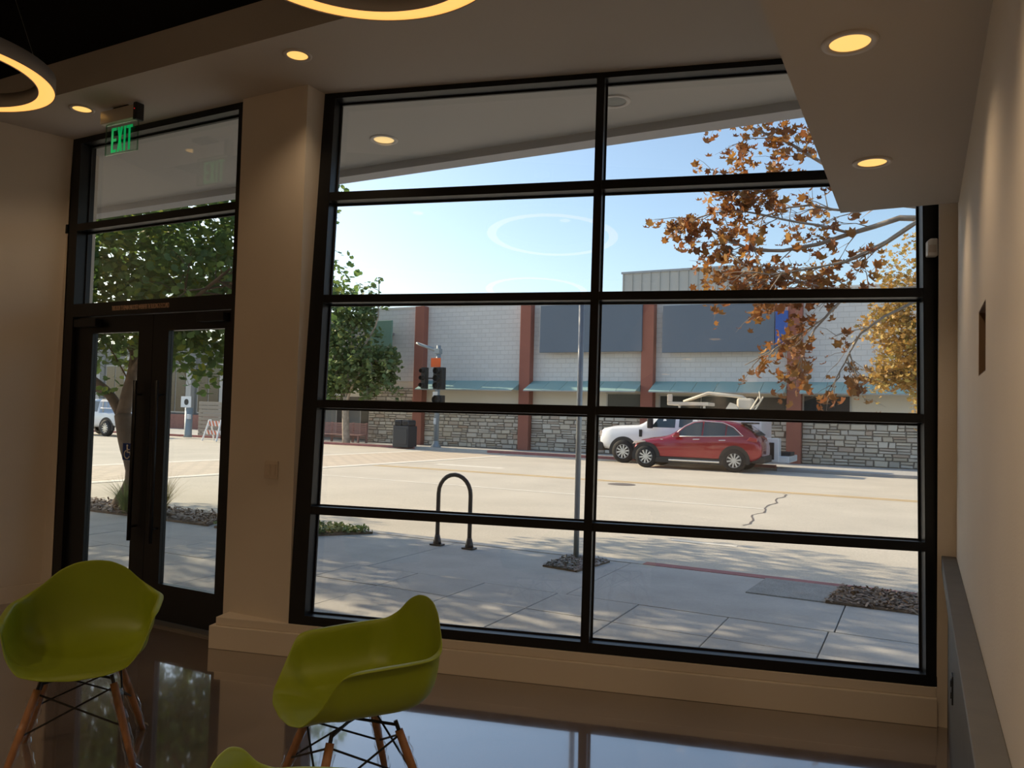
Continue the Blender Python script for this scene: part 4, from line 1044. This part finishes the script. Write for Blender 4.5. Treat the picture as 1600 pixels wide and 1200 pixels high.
# ------------------------------------------------------------------ vehicles (front towards -x)
def wheel(parent, x, y, r, wd, side):
    t = MB().lathe([(r*.62, -wd/2), (r*.92, -wd/2), (r, -wd*.32), (r, wd*.32), (r*.92, wd/2), (r*.62, wd/2)], 32, (x, y, r), 'y').build('wheel', 'tyre', parent, True)
    yo = y+side*wd*.42
    MB().lathe([(r*.62, -.03), (r*.64, 0), (r*.58, .012), (r*.56, -.03)], 32, (x, yo, r), 'y').build('rim', 'alloy', t, True)
    MB().lathe([(0, 0), (r*.60, 0)], 24, (x, yo-side*.05, r), 'y').build('brake_disc', 'tyre', t)
    sp = MB()
    for k in range(10):
        a = R(36*k+9); c, s = math.cos(a), math.sin(a); n = Vector((-s, 0, c)); d = Vector((c, 0, s)); cen = Vector((x, yo, r))
        w0, w1_ = r*.05, r*.075
        p = [cen+d*r*.10-n*w0, cen+d*r*.10+n*w0, cen+d*r*.60+n*w1_, cen+d*r*.60-n*w1_]
        sp.add([v+Vector((0, side*.012, 0)) for v in p]+[v-Vector((0, side*.02, 0)) for v in p], [(0,1,2,3),(7,6,5,4),(0,4,5,1),(1,5,6,2),(2,6,7,3),(3,7,4,0)])
    sp.lathe([(0, .014*side), (r*.14, .014*side), (r*.14, -.02*side)], 14, (x, yo, r), 'y'); sp.build('spokes', 'alloy', t)
def loft(stations):      # (x, zb, zbelt, ztop, half width, roof half width)
    V = []; F = []; k = 0
    for (x, zb, zs, zt, hw, rw) in stations:
        half = [(0, zb), (hw*.80, zb), (hw*.96, zb+.10), (hw, zb+.30*(zs-zb)+.06), (hw*.995, zb+.72*(zs-zb)), (hw*.965, zs), (rw+.03, zt-.085), (rw*.82, zt-.02), (rw*.4, zt), (0, zt)]
        ring_ = [(x, -y, z) for y, z in half]+[(x, y, z) for y, z in half[-2:0:-1]]
        V += ring_; k = len(ring_)
    n = len(stations)
    for i in range(n-1):
        for j in range(k): F.append((i*k+j, i*k+(j+1) % k, (i+1)*k+(j+1) % k, (i+1)*k+j))
    F += [tuple(range(k))[::-1], tuple(range((n-1)*k, n*k))]
    return MB().add(V, F)
def interp_st(st, x):
    for a, b in zip(st, st[1:]):
        if a[0] <= x <= b[0]:
            t = (x-a[0])/(b[0]-a[0]); return [a[i]+(b[i]-a[i])*t for i in range(6)]
    return st[-1]
def side_y(st, x, z):
    _, zb, zs, zt, hw, rw = interp_st(st, x); t = (z-zs)/max(.01, zt-.085-zs); t = max(0, min(1, t)); return hw*.965+(rw+.03-hw*.965)*t
def side_panel(parent, st, poly, m, name, off=.012, thick=.02):
    for sd_ in (-1, 1):
        v = [(x, sd_*(side_y(st, x, z)+off), z) for x, z in poly]; v2 = [(x, y-sd_*thick, z) for x, y, z in v]; n = len(poly)
        MB().add(v+v2, [tuple(range(n)), tuple(range(n, 2*n))[::-1]]+[(i, (i+1) % n, n+(i+1) % n, n+i) for i in range(n)]).build(name, m, parent)
def arch(parent, x, r, hw, zc, wd, m='car_black'):
    for sd_ in (-1, 1):
        pts = []; rr = r*1.30
        A = [R(a) for a in range(-12, 193, 12)]
        out = [(x+rr*math.cos(a), zc+rr*math.sin(a)) for a in A]
        y0 = sd_*(hw+.006); n = len(out)
        v = [(px, y0, pz) for px, pz in out]+[(px, y0-sd_*.12, pz) for px, pz in out]
        MB().add(v, [tuple(range(n)), tuple(range(n, 2*n))[::-1]]+[(i, (i+1) % n, n+(i+1) % n, n+i) for i in range(n)]).build('wheel_arch', m, parent)
# red crossover
YC = 25.35; zr = zroad(YC)
xf = onY(986, 700, YC).x; xb = onY(1190, 700, YC).x; LC = xb-xf
car = empty('red_car', (xf, YC+.95, zr)); tag(car, 'dark red crossover car with black roof spoiler on the road', 'car')
kx = LC/4.75
ST = [(0, .34, .62, .74, .70, .60), (.08, .26, .74, .86, .82, .70), (.35, .22, .86, .98, .90, .80), (.9, .22, .93, 1.05, .93, .82), (1.38, .22, .98, 1.11, .94, .80), (1.75, .22, 1.0, 1.37, .94, .70), (2.15, .22, 1.02, 1.60, .94, .64), (2.7, .22, 1.05, 1.685, .94, .64), (3.4, .22, 1.09, 1.66, .94, .63), (3.95, .24, 1.12, 1.58, .94, .61), (4.3, .28, 1.13, 1.42, .92, .60), (4.58, .34, 1.05, 1.18, .88, .64), (4.72, .42, .92, 1.02, .84, .66), (4.75, .5, .8, .9, .78, .6)]
ST = [(a[0]*kx, *a[1:]) for a in ST]
bdy = loft(ST).build('body', 'car_red', car, True)
md = bdy.modifiers.new('sub', 'SUBSURF'); md.levels = 1; md.render_levels = 2
wf, wrr = onY(1009, 700, YC).x-xf, onY(1147, 700, YC).x-xf
for x in (wf, wrr):
    arch(car, x, .37, .935, .37, .25)
    for sd_ in (-1, 1): wheel(car, x, sd_*.845, .375, .24, sd_)
K = lambda P_: [(x*kx, z) for x, z in P_]
side_panel(car, ST, K([(1.62, 1.09), (1.98, 1.40), (2.32, 1.545), (2.62, 1.575), (2.62, 1.12)]), 'car_glass', 'front_window')
side_panel(car, ST, K([(2.68, 1.12), (2.68, 1.58), (3.30, 1.555), (3.46, 1.50), (3.46, 1.145)]), 'car_glass', 'rear_window')
side_panel(car, ST, K([(3.51, 1.15), (3.51, 1.485), (3.72, 1.40), (4.02, 1.18)]), 'car_glass', 'quarter_window')
for sd_ in (-1, 1):
    MB().tube([(x*kx, sd_*(side_y(ST, x*kx, z)+.012), z) for x, z in ((1.55, 1.075), (2.64, 1.105), (3.5, 1.135), (4.10, 1.16), (3.74, 1.43), (3.35, 1.57), (2.65, 1.605), (2.28, 1.575), (1.95, 1.42), (1.55, 1.075))], .013, 6).build('chrome_trim', 'chrome', car, True)
    for x in (2.45, 3.38): MB().tube([(x*kx-.10, sd_*.955, 1.0), (x*kx+.11, sd_*.955, 1.01)], .016, 8).build('door_handle', 'chrome', car)
    MB().box(1.45*kx, 3.30*kx, sd_*.955-.02, sd_*.955+.02, .27, .33).build('sill_trim', 'chrome', car, bevel=.01)
    MB().box((.9)*kx, 3.9*kx, sd_*.93-.02, sd_*.93+.02, .20, .40).build('sill_cladding', 'car_black', car, bevel=.02)
    mr_ = MB().prism_y([(1.62*kx, 1.08), (1.86*kx, 1.08), (1.88*kx, 1.20), (1.72*kx, 1.23)], sd_*1.02-.09, sd_*1.02+.09).build('mirror', 'car_red', car, bevel=.03)
    MB().prism_y([(4.22*kx, 1.02), (4.60*kx, .98), (4.58*kx, 1.10), (4.35*kx, 1.14)], sd_*.87-.05, sd_*.87+.05).build('tail_lamp', 'tail_lamp', car, bevel=.015)
    MB().prism_y([(.02*kx, .78), (.55*kx, .86), (.50*kx, .90), (.12*kx, .88)], sd_*.83-.06, sd_*.83+.06).build('headlamp', 'car_lamp', car, bevel=.01)
    MB().box(1.12*kx, 1.22*kx, sd_*.94-.012, sd_*.94+.012, .955, .975).build('side_marker', 'chrome', car)
MB().prism([(3.95*kx, -.58), (4.38*kx, -.55), (4.38*kx, .55), (3.95*kx, .58)], 1.545, 1.60).build('spoiler', 'car_black', car, bevel=.015)
MB().add([(4.10*kx, -.56, 1.53), (4.10*kx, .56, 1.53), (4.60*kx, .62, 1.19), (4.60*kx, -.62, 1.19), (4.05*kx, -.5, 1.45), (4.05*kx, .5, 1.45), (4.5*kx, .55, 1.12), (4.5*kx, -.55, 1.12)], [(0,1,2,3),(7,6,5,4),(0,4,5,1),(1,5,6,2),(2,6,7,3),(3,7,4,0)]).build('rear_glass', 'car_glass', car)
MB().box(4.35*kx, 4.79*kx, -.80, .80, .30, .55).build('rear_bumper', 'car_black', car, bevel=.05)
MB().box(-.03, .3*kx, -.68, .68, .24, .48).build('front_bumper', 'car_black', car, bevel=.05)
MB().prism_y([(3.75*kx, 1.66), (3.95*kx, 1.63), (3.92*kx, 1.70)], -.02, .02).build('roof_fin', 'car_red', car)
# white utility truck behind it
YT = 27.45; zt_ = zroad(YT)
tf = onY(936, 700, YT).x; tb = onY(1232, 700, YT).x
tk_ = empty('utility_truck', (tf, YT+.98, zt_)); tag(tk_, 'white utility service truck parked behind the red car', 'truck')
LT = tb-tf
TS = [(0, .55, 1.02, 1.12, .86, .80), (.10, .50, 1.10, 1.27, .95, .86), (.5, .48, 1.22, 1.36, .99, .88), (1.45, .48, 1.27, 1.42, 1.0, .88), (1.62, .48, 1.28, 1.50, 1.0, .84), (2.25, .48, 1.29, 1.93, 1.0, .76), (2.6, .48, 1.30, 2.00, 1.0, .76), (3.55, .48, 1.30, 1.99, 1.0, .76), (3.62, .5, 1.28, 1.9, .98, .72)]
loft(TS).build('cab', 'car_white', tk_, True)
side_panel(tk_, TS, [(1.98, 1.34), (2.30, 1.76), (2.48, 1.85), (2.86, 1.86), (2.86, 1.34)], 'car_glass', 'front_window', .008)
side_panel(tk_, TS, [(3.00, 1.36), (3.00, 1.85), (3.48, 1.84), (3.48, 1.36)], 'car_glass', 'rear_window', .008)
MB().add([(1.70, -.78, 1.50), (1.70, .78, 1.50), (2.20, .70, 1.90), (2.20, -.70, 1.90), (1.75, -.78, 1.46), (1.75, .78, 1.46), (2.25, .70, 1.86), (2.25, -.70, 1.86)], [(0,1,2,3),(7,6,5,4),(0,4,5,1),(1,5,6,2),(2,6,7,3),(3,7,4,0)]).build('windscreen', 'car_glass', tk_)
for x in (.95, LT-1.75):
    if x < 2: arch(tk_, x, .42, .995, .42, .25)
    for sd_ in (-1, 1): wheel(tk_, x, sd_*.92, .42, .27, sd_)
for sd_ in (-1, 1):
    MB().box(1.92, 2.10, sd_*1.16-.12, sd_*1.16+.12, 1.30, 1.66).build('mirror', 'car_black', tk_, bevel=.04)
    MB().box(-.01, .20, sd_*.84-.06, sd_*.84+.06, .95, 1.16).build('headlamp', 'car_lamp', tk_, bevel=.02)
    MB().box(1.55, 1.66, sd_*1.0-.015, sd_*1.0+.015, .98, 1.24).build('fender_vent', 'car_black', tk_)
MB().box(-.09, .15, -.95, .95, .42, .74).build('front_bumper', 'car_black', tk_, bevel=.04)
MB().box(3.72, LT-.95, -1.02, 1.02, .62, 2.02).build('service_body', 'car_white', tk_, bevel=.03)
for k, (xa, xb_) in enumerate(((3.80, 4.35), (4.40, 5.15), (5.2, 5.95))):
    if xb_ < LT-1: 
        dp = MB().box(xa, xb_, -1.045, -1.02, .95, 1.92).build('locker_door', 'car_white', tk_, bevel=.008); MB().box(xb_-.12, xb_-.06, -1.06, -1.045, 1.38, 1.48).build('latch', 'chrome', dp)
MB().box(LT-.95, LT-.30, -1.02, -.55, .30, 1.10).build('rear_step_box', 'car_white', tk_, bevel=.02)
MB().box(LT-.90, LT-.45, -1.035, -1.02, .38, .95).build('rear_step_recess', 'car_black', tk_)
MB().box(LT-.95, LT-.88, -1.02, 1.02, .62, 2.0).build('rear_post', 'car_white', tk_)
MB().box(LT-.5, LT+.02, -1.0, 1.0, .28, .50).build('rear_bumper', 'car_white', tk_, bevel=.02)
MB().box(3.65, LT, -.45, .45, .42, .62).build('chassis', 'car_black', tk_)
# aerial gear on the truck
g0 = LT*.36
gear = MB().box(g0, g0+1.5, -.5, .5, 2.16, 2.28).box(g0, g0+.18, -.5, -.4, 2.28, 2.55).box(g0+.4, g0+.48, -.45, -.37, 2.02, 2.18).box(g0+1.3, g0+1.38, -.45, -.37, 2.02, 2.18)
gear.build('equipment_rack', 'gear_tan', tk_, bevel=.02)
MB().tube([(g0+.5, -.1, 2.30), (g0+1.4, -.1, 2.62), (g0+2.6, -.1, 2.50), (g0+2.9, -.1, 2.30)], [.05, .06, .06, .05], 8).build('boom_arm', 'gear_tan', tk_, True)
MB().box(g0+2.45, g0+3.0, -.35, .15, 2.05, 2.45).build('boom_turret', 'gear_tan', tk_, bevel=.08)
MB().tube([(g0+3.0, -.2, 2.1), (g0+3.25, -.2, 2.35), (g0+3.2, -.2, 2.7)], .02, 6).build('hose', 'gear_tan', tk_, True)
xg = LT-1.35
for dx in (0, .15): MB().tube([(xg+dx, -.5, 2.02), (xg+dx+.28, -.5, 2.50)], .03, 6).build('ladder_arm', 'gear_tan', tk_)
MB().prism_y([(xg-.85, 2.02), (xg-.35, 2.02), (xg-.5, 2.22), (xg-.68, 2.28)], -.6, -.4).build('cone', 'gear_tan', tk_)
# white pickup far left with a ladder rack
YP = 25.6; zp = zroad(YP)
pw = onY(166, 660, YP).x; pk = empty('white_pickup', (pw, YP+.95, zp)); tag(pk, 'white pickup with a ladder rack seen through the left door pane', 'truck')
PS = [(-3.9, .5, 1.0, 1.12, .86, .80), (-3.6, .45, 1.1, 1.24, .95, .86), (-2.7, .45, 1.16, 1.30, .97, .86), (-2.5, .45, 1.18, 1.4, .97, .82), (-1.95, .45, 1.18, 1.88, .97, .72), (-.75, .45, 1.18, 1.90, .97, .72), (-.62, .45, 1.16, 1.26, .97, .9), (.1, .45, 1.12, 1.22, .97, .9), (1.25, .5, 1.10, 1.22, .95, .9), (1.32, .55, 1.0, 1.15, .92, .86)]
loft(PS).build('body', 'car_white', pk, True)
side_panel(pk, PS, [(-2.05, 1.24), (-1.8, 1.72), (-1.4, 1.78), (-1.4, 1.24)], 'car_glass', 'front_window', .01)
side_panel(pk, PS, [(-1.32, 1.24), (-1.32, 1.78), (-.85, 1.76), (-.80, 1.24)], 'car_glass', 'rear_window', .01)
for x in (0, -3.1):
    arch(pk, x, .42, .965, .42, .25)
    for sd_ in (-1, 1): wheel(pk, x, sd_*.90, .42, .26, sd_)
rk = MB()
for y in (-.8, .8):
    rk.tube([(-.5, y, 1.2), (-.5, y, 1.85)], .03, 6).tube([(1.2, y, 1.2), (1.2, y, 1.85)], .03, 6).tube([(-.6, y, 1.85), (1.3, y, 1.85)], .03, 6)
rk.build('ladder_rack', 'gear_tan', pk)
ld_ = MB()
for z in (1.42, 1.78): ld_.tube([(-.6, -.86, z), (1.3, -.86, z)], .03, 6)
for k in range(7): ld_.tube([(-.45+.27*k, -.86, 1.42), (-.40+.27*k, -.86, 1.78)], .02, 6)
ld_.build('ladder', 'alloy', pk)
MB().box(1.22, 1.42, -.92, .92, .5, .68).build('rear_bumper', 'chrome', pk, bevel=.03)
